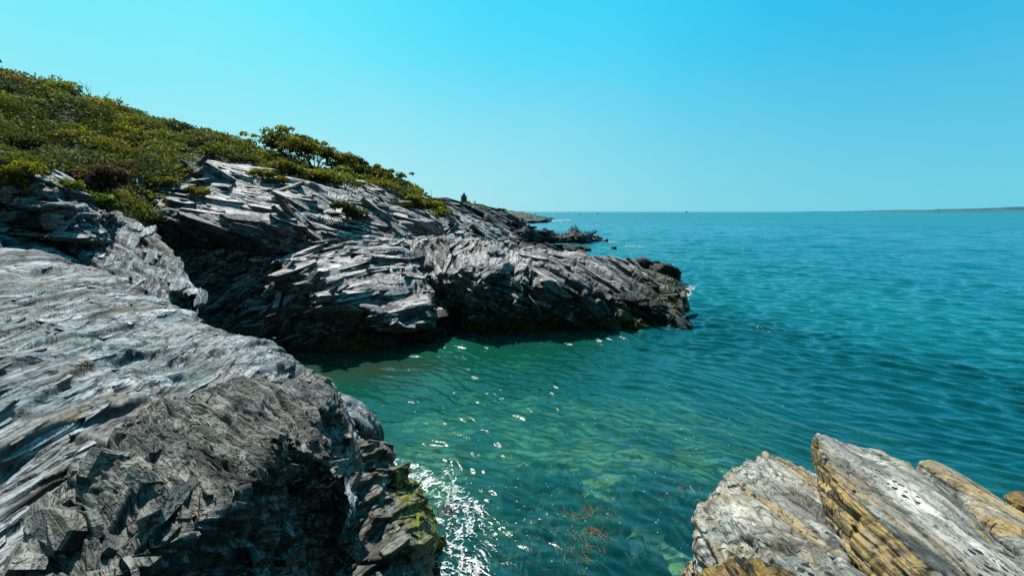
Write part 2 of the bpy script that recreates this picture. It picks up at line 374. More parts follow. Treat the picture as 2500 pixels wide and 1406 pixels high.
def plates(B, N, mask, n, az, pl, L, W, T, tilt=10, seed=1, cellw=None):
    """angular slabs of broken slate lying on a rock face, long axis along the strike; quads only"""
    rg = np.random.default_rng(seed); st_, _, _ = basis(az, 0, pl)
    du = np.linalg.norm(np.gradient(B, axis=0), axis=-1); dv = np.linalg.norm(np.gradient(B, axis=1), axis=-1)
    pr = project(B); vis = (pr[..., 0] > -100) & (pr[..., 0] < 2600) & (pr[..., 1] > 0) & (pr[..., 1] < 1500)
    dist = np.linalg.norm(B - np.array([0, 0, CAMZ]), axis=-1)
    w = (du * dv * mask * vis / dist ** .8).ravel(); 
    if w.sum() <= 0: return None
    idx = rg.choice(len(w), n, p=w / w.sum()); C = B.reshape(-1, 3)[idx]; Z_ = N.reshape(-1, 3)[idx]
    X_ = st_[None] - Z_ * (Z_ @ st_)[:, None]; ln = np.linalg.norm(X_, axis=1); ok = ln > .3; C, Z_, X_ = C[ok], Z_[ok], X_[ok] / ln[ok][:, None]; n = len(C); idx = idx[ok]
    Y_ = np.cross(Z_, X_)
    sg = np.sign(Y_[:, 2] + 1e-6 - .0); Y_ = Y_ * sg[:, None]                     # +Y_ points up the face
    ta = np.radians(tilt) * np.clip(rg.normal(size=n) * .35 + .45, -.2, 1.2); Y2 = Y_ * np.cos(ta)[:, None] - Z_ * np.sin(ta)[:, None]; Z2 = Z_ * np.cos(ta)[:, None] + Y_ * np.sin(ta)[:, None]
    tw = np.radians(2.2) * rg.normal(size=n); X2 = X_ * np.cos(tw)[:, None] + Y2 * np.sin(tw)[:, None]; Y2 = Y2 * np.cos(tw)[:, None] - X_ * np.sin(tw)[:, None]
    f = rg.random(n) ** 2; l = L[0] + (L[1] - L[0]) * f; wd = W[0] + (W[1] - W[0]) * np.clip(f + .25 * rg.normal(size=n), 0, 1); th = T[0] + (T[1] - T[0]) * np.clip(f + .25 * rg.normal(size=n), 0, 1)
    ang = (np.arange(8) + .5) / 8 * 2 * PI; cx = np.sign(np.cos(ang)) * np.abs(np.cos(ang)) ** .8; cy = np.sign(np.sin(ang)) * np.abs(np.sin(ang)) ** .45
    px_ = cx[None] * (.75 + .5 * rg.random((n, 8))) * .55 + (cy[None] * rg.normal(size=(n, 1)) * .12); py_ = cy[None] * (.8 + .3 * rg.random((n, 8))) * .5
    def ring(sc_, h): return C[:, None] + X2[:, None] * (px_ * l[:, None] * sc_)[..., None] + Y2[:, None] * (py_ * wd[:, None] * sc_)[..., None] + Z2[:, None] * (h * th)[:, None, None] * np.ones((1, 8, 1))
    C = C - Z_ * (th * .30 + l * .012)[:, None]
    top = ring(.93, .62) ; mid = ring(1.0, .45); bot = ring(1.02, -1.1); cen = (C + Z2 * (.62 * th)[:, None])[:, None]
    V = np.concatenate([cen, top, mid, bot], 1); nv = 25; F_ = []
    for i in (0, 2, 4, 6): F_.append((0, 1 + i, 1 + (i + 1) % 8, 1 + (i + 2) % 8))
    for i in range(8):
        j = (i + 1) % 8; F_.append((1 + i, 9 + i, 9 + j, 1 + j)); F_.append((9 + i, 17 + i, 17 + j, 9 + j))
    F_ = np.array(F_)[None] + (np.arange(n) * nv)[:, None, None]
    # outward orientation follows the handedness of each frame
    hand = np.sum(np.cross(X2, Y2) * Z2, -1) < 0
    F_[hand] = F_[hand][:, :, ::-1]
    V = V.reshape(-1, 3); _, t_, n_ = basis(az, 12, pl)
    rs = np.repeat(rg.random(n) * 30, nv)
    bed = np.stack([V @ st_ + rs, V @ t_ + rs * 1.7, V @ n_], -1)
    return V, F_.reshape(-1, 4), bed, np.repeat(idx, nv)

def rock(name, ctrl, mat, fields, rough=((.8, .10), (3.0, .03)), px_step=1.6, seed=1, label=None, cat=None, kind=None, group=None,
         stain=None, moss=None, post=None, fade=True, nblur=2, pls=None):
    """fields: list of (mask_fn(u,v,A)|None, dict for slate)"""
    A, pu, pv = loft(ctrl, px_step)
    N = normals(A); U, V = np.meshgrid(pu, pv, indexing='ij')
    low = 0
    for fq, am in rough: low = low + am * fbm(A * fq, 4, seed + 90)
    d = low; cav = np.zeros(A.shape[:2]); wsum = 0; dd = 0; cc = 0; bw = np.full(A.shape[:2], -1.0); bed = np.zeros(A.shape)
    for mk, cfg in fields:
        w = np.ones(A.shape[:2]) if mk is None else np.clip(mk(U + .35 * fbm(A * .5, 3, 5), V + .35 * fbm(A * .5 + 9, 3, 6), A), 0, 1)
        x, c, bd = slate(A, seed=seed, **cfg); bed = np.where((w > bw)[..., None], bd, bed); bw = np.maximum(bw, w); dd = dd + w * x; cc = cc + w * c; wsum = wsum + w
    d = blur(d + dd / np.maximum(wsum, .01))
    if nblur > 1: d = blur(d)
    g0 = np.linalg.norm(np.diff(A, axis=0), axis=-1)[:, :-1]; g1 = np.linalg.norm(np.diff(A, axis=1), axis=-1)[:-1]
    ax = 0 if np.median(g0) > np.median(g1) else 1          # even out the step edges along the coarser grid direction
    D_ = np.moveaxis(d, ax, 0)
    for _ in range(4): E_ = D_.copy(); E_[1:-1] = (D_[:-2] + 2 * D_[1:-1] + D_[2:]) / 4; D_ = E_
    rt = np.pad((g0 / g1) if ax == 0 else (g1 / g0), ((0, 1), (0, 1)), 'edge')
    d = d + (np.moveaxis(D_, 0, ax) - d) * ss(1.3, 2.2, rt); cav = cc / np.maximum(wsum, .01)
    B = A + N * d[..., None]
    if post is not None: B = post(B, U, V, N)
    at = {'cav': cav, 'stain': stain(B, U, V) if stain else np.zeros_like(cav), 'moss': moss(B, U, V) if moss else np.zeros_like(cav)}
    f = grid_faces(*A.shape[:2])
    fn = np.cross(N[0, 0], N[0, 0])
    # orientation
    a, b, c_ = B.reshape(-1, 3)[f[len(f)//2][0]], B.reshape(-1, 3)[f[len(f)//2][1]], B.reshape(-1, 3)[f[len(f)//2][2]]
    if np.dot(np.cross(b - a, c_ - b), N.reshape(-1, 3)[f[len(f)//2][0]]) < 0: f = f[:, ::-1]
    Vv, Ff, bd_ = B.reshape(-1, 3), f, bed.reshape(-1, 3); sm = np.ones(len(f), bool); at = {k_: v_.ravel() for k_, v_ in at.items()}
    NB = normals(B); 
    for _ in range(12): NB = blur(NB)
    NB = NB + 0; NB /= np.linalg.norm(NB, axis=-1, keepdims=True)
    for k_, (mk, kw) in enumerate(pls or []):
        w_ = np.ones(A.shape[:2]) if mk is None else np.clip(mk(U, V, A), 0, 1)
        r_ = plates(B, NB, w_, seed=seed * 7 + k_, **kw)
        if r_ is None: continue
        pv_, pf_, pb_, pi_ = r_; base = len(Vv)
        Vv = np.concatenate([Vv, pv_]); Ff = np.concatenate([Ff, pf_ + base]); bd_ = np.concatenate([bd_, pb_]); sm = np.concatenate([sm, np.zeros(len(pf_), bool)])
        for q_ in at: at[q_] = np.concatenate([at[q_], np.zeros(len(pv_)) if q_ == 'cav' else at[q_][pi_]])
    o = mesh_obj(name, Vv, Ff, mat, attrs=at, bed=bd_, smooth=True); o.data.polygons.foreach_set('use_smooth', sm)
    print(name, len(B.reshape(-1, 3)))
    return tag(o, label, cat, group, kind)

def boulder(name, c, r, mat, label, cat='rock', az=0, rot=0.0, n=60, amp=.18, seed=1, sc=None, group=None, fa=1.0, tiltx=0.0, sq=.75, moss=0, kind=None):
    th = np.linspace(0.02, PI - .02, n); ph = np.linspace(0, 2 * PI, int(n * 1.8), endpoint=False)
    T, H = np.meshgrid(th, ph, indexing='ij')
    p = np.stack([np.sin(T) * np.cos(H), np.sin(T) * np.sin(H), np.cos(T)], -1)
    q = np.sign(p) * np.abs(p) ** sq                                  # boxier than an ellipsoid
    q = q * (1 + amp * fbm(p * 1.3 + seed, 4, seed)[..., None])
    R = np.array(r, float); q = q * R
    ca, sa = math.cos(tiltx), math.sin(tiltx)
    q = q @ np.array([[ca, 0, -sa], [0, 1, 0], [sa, 0, ca]])
    ca, sa = math.cos(rot), math.sin(rot)
    q = q @ np.array([[ca, sa, 0], [-sa, ca, 0], [0, 0, 1]])
    c = np.array(c, float); A = q + c
    m = float(R.mean()); nn = q / np.linalg.norm(q, axis=-1, keepdims=True)
    s = sc or m
    d, cav, bed = slate(A, az, 25, [(s*.40, s*.55, s*1.4, s*.26*fa), (s*.15, s*.2, s*.6, s*.11*fa)], seed, lg=.6, warp=.1)
    B = A + nn * d[..., None] - c
    f = grid_faces(n, len(ph), wrap=True)[:, ::-1]
    o = mesh_obj(name, B.reshape(-1, 3), f, mat, attrs={'cav': cav, 'stain': np.zeros_like(cav), 'moss': np.full_like(cav, moss)}, bed=bed, smooth=True)
    o.location = tuple(c)
    return tag(o, label, cat, group, kind)

#SECTION:HEADLAND
W0 = Z(0.0)
def under(px, py, z=-2.0, dd=0.0):
    p = P(px, py, W0).copy(); p[2] = z; p[1] += dd; return p
HS = []   # stations left -> right, each front(water) -> back
def st(*pts): HS.append([p if isinstance(p, np.ndarray) else P(*p) for p in pts])
st(under(330,860),(330,860,W0),(330,760,19),(330,700,19.6),(330,650,20.2),(330,600,20.8),(345,540,21.3),(355,495,22.3),(330,440,24.5),(300,400,28))
st(under(430,856),(430,856,W0),(420,770,19.6),(410,700,20.3),(400,650,20.8),(395,600,21.2),(395,525,20.8),(390,470,22),(430,445,24.2),(430,410,28))
st(under(500,856),(500,856,W0),(490,770,19.8),(480,700,20.6),(475,650,21.2),(475,600,21.5),(480,545,20.6),(480,480,22.7),(500,420,25.5),(500,395,29))
st(under(600,857),(600,857,W0),(600,775,19.5),(597,710,20.6),(594,660,21.4),(590,610,21.8),(590,562,20.9),(600,490,24.2),(620,434,28),(640,410,32))
st(under(680,857),(680,857,W0),(672,800,19),(668,740,20),(668,690,20.6),(690,630,21.4),(705,566,21.8),(730,500,25.3),(750,452,29.5),(760,425,34))
st(under(715,857),(715,857,W0),(700,780,18.6),(688,700,18.6),(700,640,19.8),(715,612,22.0),(740,572,23.2),(795,520,26),(835,470,31.5),(845,445,36))
st(under(800,856),(800,856,W0),(790,790,18.6),(770,712,18.2),(790,612,21.8),(795,597,23.0),(800,572,24),(850,520,27),(885,478,33),(900,455,38))
st(under(890,852),(890,852,W0),(885,800,18.8),(885,745,17.9),(880,603,22.3),(885,585,24.3),(890,562,26),(920,520,29),(950,492,36),(965,470,41))
st(under(960,845),(960,845,W0),(975,812,19.2),(985,785,18.4),(975,613,22.9),(978,594,25),(985,580,27.5),(1000,572,31),(1030,578,37),(1050,590,43))
st(under(1060,830),(1060,828,W0),(1062,805,20.1),(1060,780,19.2),(1010,640,22.6),(1000,600,25),(1005,587,27.5),(1030,592,32),(1060,610,37),(1090,640,42))
st(under(1110,812),(1110,812,W0),(1100,785,21.6),(1078,730,22.2),(1045,665,22.4),(1045,588,24.6),(1060,583,28),(1080,595,33),(1100,620,37),(1120,650,42))
st(under(1150,814),(1150,814,W0),(1155,760,20.9),(1150,700,20.5),(1130,652,21.2),(1120,588,25),(1135,582,29),(1150,600,34),(1170,640,38),(1190,670,43))
st(under(1210,813),(1210,813,W0),(1215,750,20.7),(1215,695,20.8),(1205,655,21.8),(1190,596,25.5),(1200,592,30),(1205,600,36),(1220,625,39),(1230,660,44))
st(under(1300,812),(1300,812,W0),(1305,750,20.7),(1305,690,20.9),(1290,650,22.5),(1265,607,26),(1280,606,30.5),(1300,625,36),(1300,660,38),(1300,700,43))
st(under(1400,806),(1400,806,W0),(1405,755,21.2),(1405,703,21.5),(1390,660,23.8),(1375,626,27.5),(1380,616,32),(1390,640,37),(1390,680,38),(1390,710,43))
st(under(1480,803),(1480,803,W0),(1485,770,21.5),(1490,727,22.2),(1480,690,24.5),(1460,640,29.5),(1460,632,33),(1465,655,38),(1465,690,39),(1465,720,44))
st(under(1550,801),(1550,801,W0),(1555,780,21.8),(1560,752,22.9),(1555,715,25.5),(1540,662,31),(1540,648,34.5),(1550,668,38.5),(1550,700,40),(1550,730,45))
st(under(1610,799),(1610,799,W0),(1612,785,22.3),(1615,765,23.6),(1610,735,26.5),(1600,695,31.5),(1600,675,36),(1610,690,39),(1610,710,41),(1610,740,46))
st(under(1650,797),(1652,796,Z(.05)),(1655,785,Z(.35)),(1655,765,Z(.5)),(1650,745,Z(.5)),(1640,715,Z(.45)),(1635,690,Z(.25)),(1640,690,Z(-.5)),(1640,700,Z(-1.2)),(1640,740,Z(-3)))
st(under(1690,800),(1690,796,Z(-.8)),(1690,785,Z(-.6)),(1690,765,Z(-.6)),(1690,745,Z(-.6)),(1690,715,Z(-.6)),(1680,690,Z(-.8)),(1680,690,Z(-1.2)),(1680,700,Z(-2)),(1690,740,Z(-4)))
big = [(1.1, 1.3, 4.0, .30), (.38, .42, 1.7, .16), (.15, .17, .8, .075)]
def mask_slab(U, V, A): return ss(5.3, 5.9, V) * ss(10.5, 8.5, U)
def mask_left(U, V, A): return ss(5.9, 5.3, V) * ss(9.6, 9.0, U)
def mask_mid(U, V, A): return np.maximum(ss(9.0, 9.6, U) * ss(13.4, 12.8, U) - mask_slab(U, V, A), 0)
def mask_tip(U, V, A): return ss(12.8, 13.4, U)
def head_moss(B, U, V):
    z = B[..., 2]; return ss(14.3, 16, U) * ss(2.4, 1.2, z) * .95 * (fbm(B * .8, 3, 3) > -.25) + .8 * ss(.9, .4, z + fbm(B, 3, 2) * .5) * (fbm(B * .5, 3, 8) > .1)
def head_stain(B, U, V):
    return .45 * ss(.0, .4, fbm(B * .35, 3, 4)) * ss(4.8, 5.6, V) * ss(6.6, 5.9, V) * ss(4.5, 5.5, U) + .5 * ss(.15, .5, fbm(B * .6 + 5, 3, 14)) + .45 * ss(13.8, 16, U) * ss(-.2, .3, fbm(B * .5, 3, 24))
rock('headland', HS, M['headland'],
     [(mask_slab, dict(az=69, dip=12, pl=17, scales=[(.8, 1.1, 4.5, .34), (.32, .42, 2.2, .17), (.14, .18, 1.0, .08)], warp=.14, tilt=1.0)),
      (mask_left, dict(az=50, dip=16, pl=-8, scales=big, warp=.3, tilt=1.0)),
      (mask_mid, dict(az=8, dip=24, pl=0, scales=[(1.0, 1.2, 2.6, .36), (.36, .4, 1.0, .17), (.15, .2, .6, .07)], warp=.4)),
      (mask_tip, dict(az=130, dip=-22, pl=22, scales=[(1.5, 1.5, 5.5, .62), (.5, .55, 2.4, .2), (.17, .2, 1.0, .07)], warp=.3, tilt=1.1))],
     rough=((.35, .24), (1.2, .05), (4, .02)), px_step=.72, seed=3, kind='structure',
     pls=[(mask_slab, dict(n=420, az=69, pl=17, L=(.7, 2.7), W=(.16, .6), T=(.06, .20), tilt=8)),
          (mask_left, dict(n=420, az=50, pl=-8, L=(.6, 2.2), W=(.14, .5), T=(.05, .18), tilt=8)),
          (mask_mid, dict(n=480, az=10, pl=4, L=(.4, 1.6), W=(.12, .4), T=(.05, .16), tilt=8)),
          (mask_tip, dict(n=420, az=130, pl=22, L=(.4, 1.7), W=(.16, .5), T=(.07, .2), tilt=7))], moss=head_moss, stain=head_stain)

#SECTION:SCRUB
SC = []
def sc(*pts): SC.append([p if isinstance(p, np.ndarray) else P(*p) for p in pts])
sc((-420,520,13),(-420,420,17),(-420,280,24),(-420,60,36),(-420,40,50))
sc((-150,500,14),(-150,410,18),(-150,305,25),(-150,160,37),(-150,150,50))
sc((0,510,15.6),(0,410,19),(0,315,26),(0,203,38),(0,195,50))
sc((110,510,16.2),(110,420,20),(110,332,27),(120,240,40),(120,235,52))
sc((215,530,17),(215,430,20.5),(215,350,28),(235,274,43),(240,275,55))
sc((330,560,18.6),(330,470,22),(345,385,30),(400,318,46),(410,320,60))
sc((400,500,22.6),(405,445,25),(430,380,33),(510,336,51),(520,340,66))
sc((485,436,25.5),(490,418,27.5),(510,385,35),(580,360,54),(590,365,70))
sc((620,447,28.4),(640,425,31),(655,415,38),(690,402,57),(700,408,74))
sc((750,465,31),(760,445,34),(770,440,42),(800,432,60),(820,440,78))
sc((845,483,34),(855,465,37),(865,465,45),(890,455,64),(910,462,84))
sc((950,502,38),(960,485,42),(970,475,50),(990,462,72),(1000,468,92))
sc((1035,528,45),(1038,517,50),(1042,508,62),(1045,502,84),(1050,508,110))
sc((1075,545,50),(1078,538,58),(1080,530,68),(1080,525,80),(1085,530,100))
sc((1100,585,54),(1100,580,62),(1105,575,75),(1105,570,90),(1110,575,110))
A_h, pu_h, pv_h = loft(SC, 3.0)
N_h = normals(A_h)
A_h2 = A_h + N_h * (fbm(A_h * .3, 4, 61) * .9)[..., None]
fh = grid_faces(*A_h.shape[:2])
hill = tag(mesh_obj('hillside', A_h2.reshape(-1, 3), fh, M['soil']), kind='structure')

def bezier_surface(A):   # sample points on a lofted grid
    def f(n, lo=(0, 0), hi=(1, 1)):
        nu, nv = A.shape[:2]; P0, P1, P2, P3 = A[:-1, :-1], A[1:, :-1], A[1:, 1:], A[:-1, 1:]
        area = np.linalg.norm(np.cross(P1 - P0, P3 - P0), axis=-1).ravel()
        return P0, P1, P3, area
    return f
PAL = np.array([[.066,.076,.018],[.042,.052,.018],[.085,.088,.018],[.125,.112,.014],[.075,.066,.026],[.030,.042,.018],[.100,.072,.030],[.09,.10,.05]])
PALW = np.array([.26,.2,.17,.08,.1,.1,.03,.06])
def leaves_mesh(centers, nrm, radii, counts, size, tones, seed=1, flat=.65, up=None):
    """leaf quads on lumpy flattened domes; returns verts, faces, colours"""
    rg = np.random.default_rng(seed)
    idx = np.repeat(np.arange(len(centers)), counts); n = len(idx)
    v = rg.normal(size=(n, 3)); v[:, 2] = np.abs(v[:, 2]) * 1.1 - .25; v /= np.linalg.norm(v, axis=1, keepdims=True)
    rr = radii[idx] * (.62 + .42 * rg.random(n) ** .6)
    lump = 1 + .35 * vnoise(v * 2.2 + idx[:, None] * 3.7, 5)
    off = v * (rr * lump)[:, None]; off[:, 2] *= flat
    p = centers[idx] + off + nrm[idx] * (radii[idx] * .15)[:, None]
    d = rg.normal(size=(n, 3)) * .8 + v * .6; d /= np.linalg.norm(d, axis=1, keepdims=True)
    e = np.cross(d, rg.normal(size=(n, 3))); e /= np.linalg.norm(e, axis=1, keepdims=True)
    g = np.cross(d, e)
    s = (size[idx] if hasattr(size, '__len__') else size) * (.6 + .8 * rg.random(n))
    e = e * (s * .5)[:, None]; g = g * (s * .9)[:, None]
    V = np.stack([p - g, p + e - g * .1, p + g, p - e - g * .1], 1).reshape(-1, 3)
    Fc = np.arange(n * 4).reshape(-1, 4)
    c = tones[idx] * 2.05 * (.7 + .6 * rg.random(n))[:, None] * (.3 + .85 * ss(-.2, .8, v[:, 2]))[:, None]  # clump shading painted into the tone: leaves low on each dome darker
    br = rg.random(n) > .95; c[br] = c[br] * 1.6 + .012
    return V, Fc, np.repeat(c, 4, axis=0)
def scatter(A, n, seed, keep=None):
    rg = np.random.default_rng(seed)
    P0, P1, P3 = A[:-1, :-1].reshape(-1, 3), A[1:, :-1].reshape(-1, 3), A[:-1, 1:].reshape(-1, 3)
    ar = np.linalg.norm(np.cross(P1 - P0, P3 - P0), axis=-1)
    i = rg.choice(len(ar), n, p=ar / ar.sum()); u, w = rg.random(n), rg.random(n)
    return P0[i] + (P1 - P0)[i] * u[:, None] + (P3 - P0)[i] * w[:, None], i
pts, _ = scatter(A_h2, 26000, 5)
pr = project(pts); dist = pts[:, 1]
ok = (pr[:, 0] > -160) & (pr[:, 0] < 1200) & (pts[:, 1] > 5) & (pr[:, 1] > 60)
pts = pts[ok]
# thin out to a minimum spacing that grows a little with distance
keepl = []; cell = {}
for q in pts:
    r = .55 + .012 * q[1]; k = (int(q[0] / r), int(q[1] / r), int(q[2] / r))
    if k in cell: continue
    cell[k] = 1; keepl.append(q)
pts = np.array(keepl); print('bushes', len(pts))
rad = (.36 + .95 * RNG.random(len(pts)) ** 2.5) * (1 + .006 * pts[:, 1])
ci = RNG.choice(len(PAL), len(pts), p=PALW)
zone = fbm(pts * .16, 3, 77); pts[:, 2] += .9 * fbm(pts * .28, 2, 31)
ci = np.where(zone > .22, 2, ci); ci = np.where((zone < -.25) & (RNG.random(len(pts)) > .4), 5, ci)
tn = PAL[ci] * (.7 + .6 * RNG.random(len(pts)))[:, None] * (1 + .8 * fbm(pts * .3, 3, 41))[:, None]
cnt = np.clip((rad ** 2 * 5200 / np.maximum(pts[:, 1], 12) * 2.0), 60, 460).astype(int)
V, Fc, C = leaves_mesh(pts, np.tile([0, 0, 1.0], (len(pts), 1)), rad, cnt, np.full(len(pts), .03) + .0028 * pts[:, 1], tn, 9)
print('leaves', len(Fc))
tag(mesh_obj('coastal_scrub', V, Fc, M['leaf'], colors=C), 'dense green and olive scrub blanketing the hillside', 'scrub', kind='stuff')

def shrub(name, spots, label, tone, size=.1, seed=1, group=None, cat='shrub', dens=1.0, flat=.7, stems=True):
    """one plant of a few leafy lobes with stems"""
    rg = np.random.default_rng(seed)
    cs = np.array([s[0] for s in spots]); rs = np.array([s[1] for s in spots])
    base = cs.mean(0).copy(); base[2] -= rs.mean() * .4
    root = empty(name, base, label, cat, group)
    cn = np.clip(rs ** 2 * 900 * dens / (size / .1) ** 2, 40, 4000).astype(int)
    tones = np.array(tone) * (.75 + .5 * rg.random((len(cs), 1)))
    V, Fc, C = leaves_mesh(cs - base, np.tile([0, 0, 1.0], (len(cs), 1)), rs, cn, size, tones, seed, flat)
    mesh_obj('foliage', V, Fc, M['leaf'], root, colors=C)
    mb = MB()
    for c, r in zip(cs, rs):
        q = c - base
        mb.tube([(0, 0, -.1), q * .5 + rg.normal(size=3) * r * .1, q], .03 + r * .03, .012, 5)
    mb.build('stem', M['bark'], root)
    return root
def lobes(a, b, n, r0, r1, lift=.1, seed=1):
    rg = np.random.default_rng(seed); a = np.array(a); b = np.array(b); out = []
    for k in range(n):
        t = (k + .5) / n; r = r0 + (r1 - r0) * rg.random(); q = a + (b - a) * t + rg.normal(size=3) * r * .3; q[2] += lift * r
        out.append((q, r))
    return out
OL = [.11,.105,.014]; DK = [.045,.055,.014]; YE = [.125,.12,.015]; MG = [.07,.09,.016]; BR = [.10,.075,.03]
S_ = [ # a, b, n, r0, r1, label, tone
 ((820,512,25.5),(885,528,26.3),7,.28,.45,'dark green shrub growing alone in the middle of the upper rock slab',DK),
 ((630,432,27.6),(690,447,28.4),6,.3,.42,'low olive shrub at the top edge of the pale slab, left of the ridge trees',OL),
 ((440,462,23.6),(505,485,22.6),6,.2,.34,'straggly shrub on the upper left corner of the pale slab',OL),
 ((885,478,35),(925,490,36),5,.3,.5,'small brownish shrub on the gravelly rock below the ridge bushes',BR),
 ((945,505,36),(1000,512,37),6,.4,.6,'dark low shrub on the right hand shoulder of the slab',DK),
 ((990,493,41),(1060,515,44),8,.5,.8,'wide olive shrub hugging the seaward shoulder of the slope',OL),
 ((1060,505,52),(1085,528,50),5,.5,.8,'yellow green shrub at the seaward end of the scrub',YE),
 ((400,470,22.4),(470,425,25.2),8,.3,.5,'bright yellow green shrub between the hillside scrub and the pale slab',YE),
 ((0,440,14.6),(60,460,14.9),7,.35,.55,'bright yellow green bush at the left edge above the pale rocks',YE),
 ((110,462,15.2),(190,490,15.4),7,.3,.5,'olive bush with trailing edge above the stepped outcrop',OL),
 ((240,500,16.2),(285,515,16.4),5,.25,.42,'leafy green bush at the head of the dark gully',MG),
 ((205,530,15.6),(222,545,15.5),3,.14,.22,'tiny yellow green tuft growing from the stepped outcrop',YE),
 ((295,560,17.4),(325,590,17.4),5,.2,.36,'thin dark bush hanging into the gully',DK),
 ((200,440,17.5),(255,450,18.5),5,.5,.8,'dull reddish brown bush low in the hillside scrub',[.07,.045,.028]),
 ((690,425,31),(830,455,33.5),11,.5,.85,'long yellow olive thicket under the wind-bent tree',[.13,.12,.014]),
 ((850,440,40),(930,468,41),9,.7,1.1,'rounded dark green thicket at the right end of the ridge',MG),
 ((1065,508,70),(1075,500,74),2,.9,1.2,'small dark bush on the skyline between slope and lighthouse point',DK),
]
for k, (a, b, n, r0, r1, lb, tn_) in enumerate(S_):
    A_, B_ = P(*a), P(*b)
    shrub('shrub', lobes(A_, B_, n, r0, r1, .15, 100 + k), lb, tn_, size=.05 + .0030 * A_[1], seed=200 + k, dens=1.4)

#SECTION:TREES
def wind_tree(name, root_p, tips, label, leaf=.22, tone=MG, seed=3, trunk=.15, tuft=.7, cnt=190):
    rg = np.random.default_rng(seed); root = empty(name, root_p, label, 'tree'); mb = MB()
    mid = np.mean([t for t in tips], 0) - root_p
    fork = mid * .22; fork[2] = max(fork[2], .5)
    mb.tube([(0, 0, -.6), fork * .5 + rg.normal(size=3) * .06, fork], trunk, trunk * .6, 8)
    mb.build('trunk', M['bark'], root, True)
    br = MB(); cs = []; rs = []
    for t in tips:
        q = t - root_p; e = q - fork; m1 = fork + e * .45 + np.array([0, 0, -.1]) * np.linalg.norm(e) * .6 + rg.normal(size=3) * .12
        br.tube([fork, m1, q], trunk * .38, .035, 5)
        for k in range(4):
            s = m1 + (q - m1) * rg.uniform(.1, .95); w = q + rg.normal(size=3) * np.array([tuft * .9, tuft * .9, tuft * .35])
            br.tube([s, (s + w) / 2 + rg.normal(size=3) * .08, w], .035, .012, 4); cs.append(w); rs.append(tuft * rg.uniform(.45, .8))
        cs.append(q); rs.append(tuft * rg.uniform(.6, .9))
    br.build('branch', M['bark'], root)
    cs = np.array(cs); rs = np.array(rs)
    tones = np.array(tone) * (.7 + .6 * rg.random((len(cs), 1)))
    ex = rg.integers(0, len(cs), len(cs) * 2); cs = np.concatenate([cs, cs[ex] + rg.normal(size=(len(ex), 3)) * tuft * np.array([1.1, .9, .45])]); rs = np.concatenate([rs, rs[ex] * rg.uniform(.3, .6, len(ex))])
    tones = np.concatenate([tones, tones[ex] * rg.uniform(.7, 1.4, (len(ex), 1))])
    V, Fc, C = leaves_mesh(cs, np.tile([0, 0, 1.0], (len(cs), 1)), rs, np.maximum((cnt * (rs / tuft) ** 1.6).astype(int), 20), leaf, tones, seed, .75)
    mesh_obj('crown', V, Fc, M['leaf'], root, colors=C)
    return root
T1 = [P(*q) for q in [(672,358,40),(700,344,41),(715,340,42),(690,362,39),(735,352,42),(765,362,43),(790,374,43),(720,362,40),(750,372,41),(812,384,44),(840,392,44),(775,380,41.5)]]
wind_tree('windswept_tree', P(775,432,42), T1, 'wind-bent tree with open bare branches leaning on the ridge skyline', seed=3, tuft=.85, leaf=.14, tone=[.13,.125,.03], cnt=190)
T2 = [P(*q) for q in [(835,398,45),(860,404,46),(885,412,47),(910,424,48),(935,432,49),(870,418,45),(900,432,46),(930,444,47),(850,412,44.5),(950,440,50)]]
wind_tree('windswept_tree', P(880,455,46), T2, 'lower dense wind-bent tree directly right of the open branched one', seed=5, tuft=.8, tone=[.10,.10,.025], leaf=.17, cnt=170)
T3 = [P(*q) for q in [(960,446,55),(972,440,56),(985,452,56),(975,455,55),(992,462,56)]]
wind_tree('windswept_tree', P(972,468,56), T3, 'small dark tree at the seaward end of the ridge tree line', seed=8, tuft=.55, tone=DK, leaf=.24, trunk=.18, cnt=110)

# bare dead twigs on the skyline
def twig(px, py, d, h, lean, label, seed):
    rg = np.random.default_rng(seed); b = P(px, py, d); o = empty('dead_branch', b, label, 'branch'); mb = MB()
    top = np.array([lean, 0, h]); mb.tube([(0, 0, -.8), top * .5, top], .03, .01, 5)
    for k in range(5):
        s = top * rg.uniform(.25, .8); e = s + np.array([rg.normal() * .5 + lean * .3, rg.normal() * .3, rg.uniform(.2, .7)]) * h * .5
        mb.tube([s, (s + e) / 2 + rg.normal(size=3) * .04, e], .018, .007, 4)
    mb.build('twigs', M['bark'], o)
twig(228,240,41,1.5,-1.0,'bare grey twigs bending left above the hillside skyline',1)
twig(250,248,41.5,.9,.9,'short bare twigs bending right beside the taller skyline twigs',2)
twig(292,262,43,.9,.2,'lone thin upright twig on the hillside skyline',3)

#SECTION:FARCOAST
def stations(rows): return [[p if isinstance(p, np.ndarray) else P(*p) for p in r] for r in rows]
C1 = stations([
 [(900,640,28),(905,590,29),(905,545,29),(920,505,33),(935,485,41),(940,470,52)],
 [(980,620,31.5),(985,590,31.2),(990,548,31),(1000,525,36),(1020,500,46),(1030,490,58)],
 [(1050,620,37.8),(1055,595,37.4),(1060,556,37),(1070,538,43),(1085,520,54),(1090,508,68)],
 [(1130,625,46.8),(1135,600,46.4),(1140,571,46),(1145,555,53),(1150,538,64),(1150,528,80)],
 [(1195,625,58.5),(1200,605,58.2),(1205,586,58),(1210,572,65),(1210,556,78),(1200,548,95)],
 [(1255,620,58),(1258,608,62),(1262,600,68),(1262,590,75),(1255,575,90),(1240,562,110)],
 [(1320,630,60),(1320,624,62),(1322,618,66),(1318,610,75),(1300,600,92),(1280,585,120)]])
FF = [(None, dict(az=42, dip=14, pl=12, tilt=1.1, scales=[(1.6, 2.2, 11, .6), (.6, 1.0, 5, .22), (.25, .4, 2, .08)], warp=.5))]
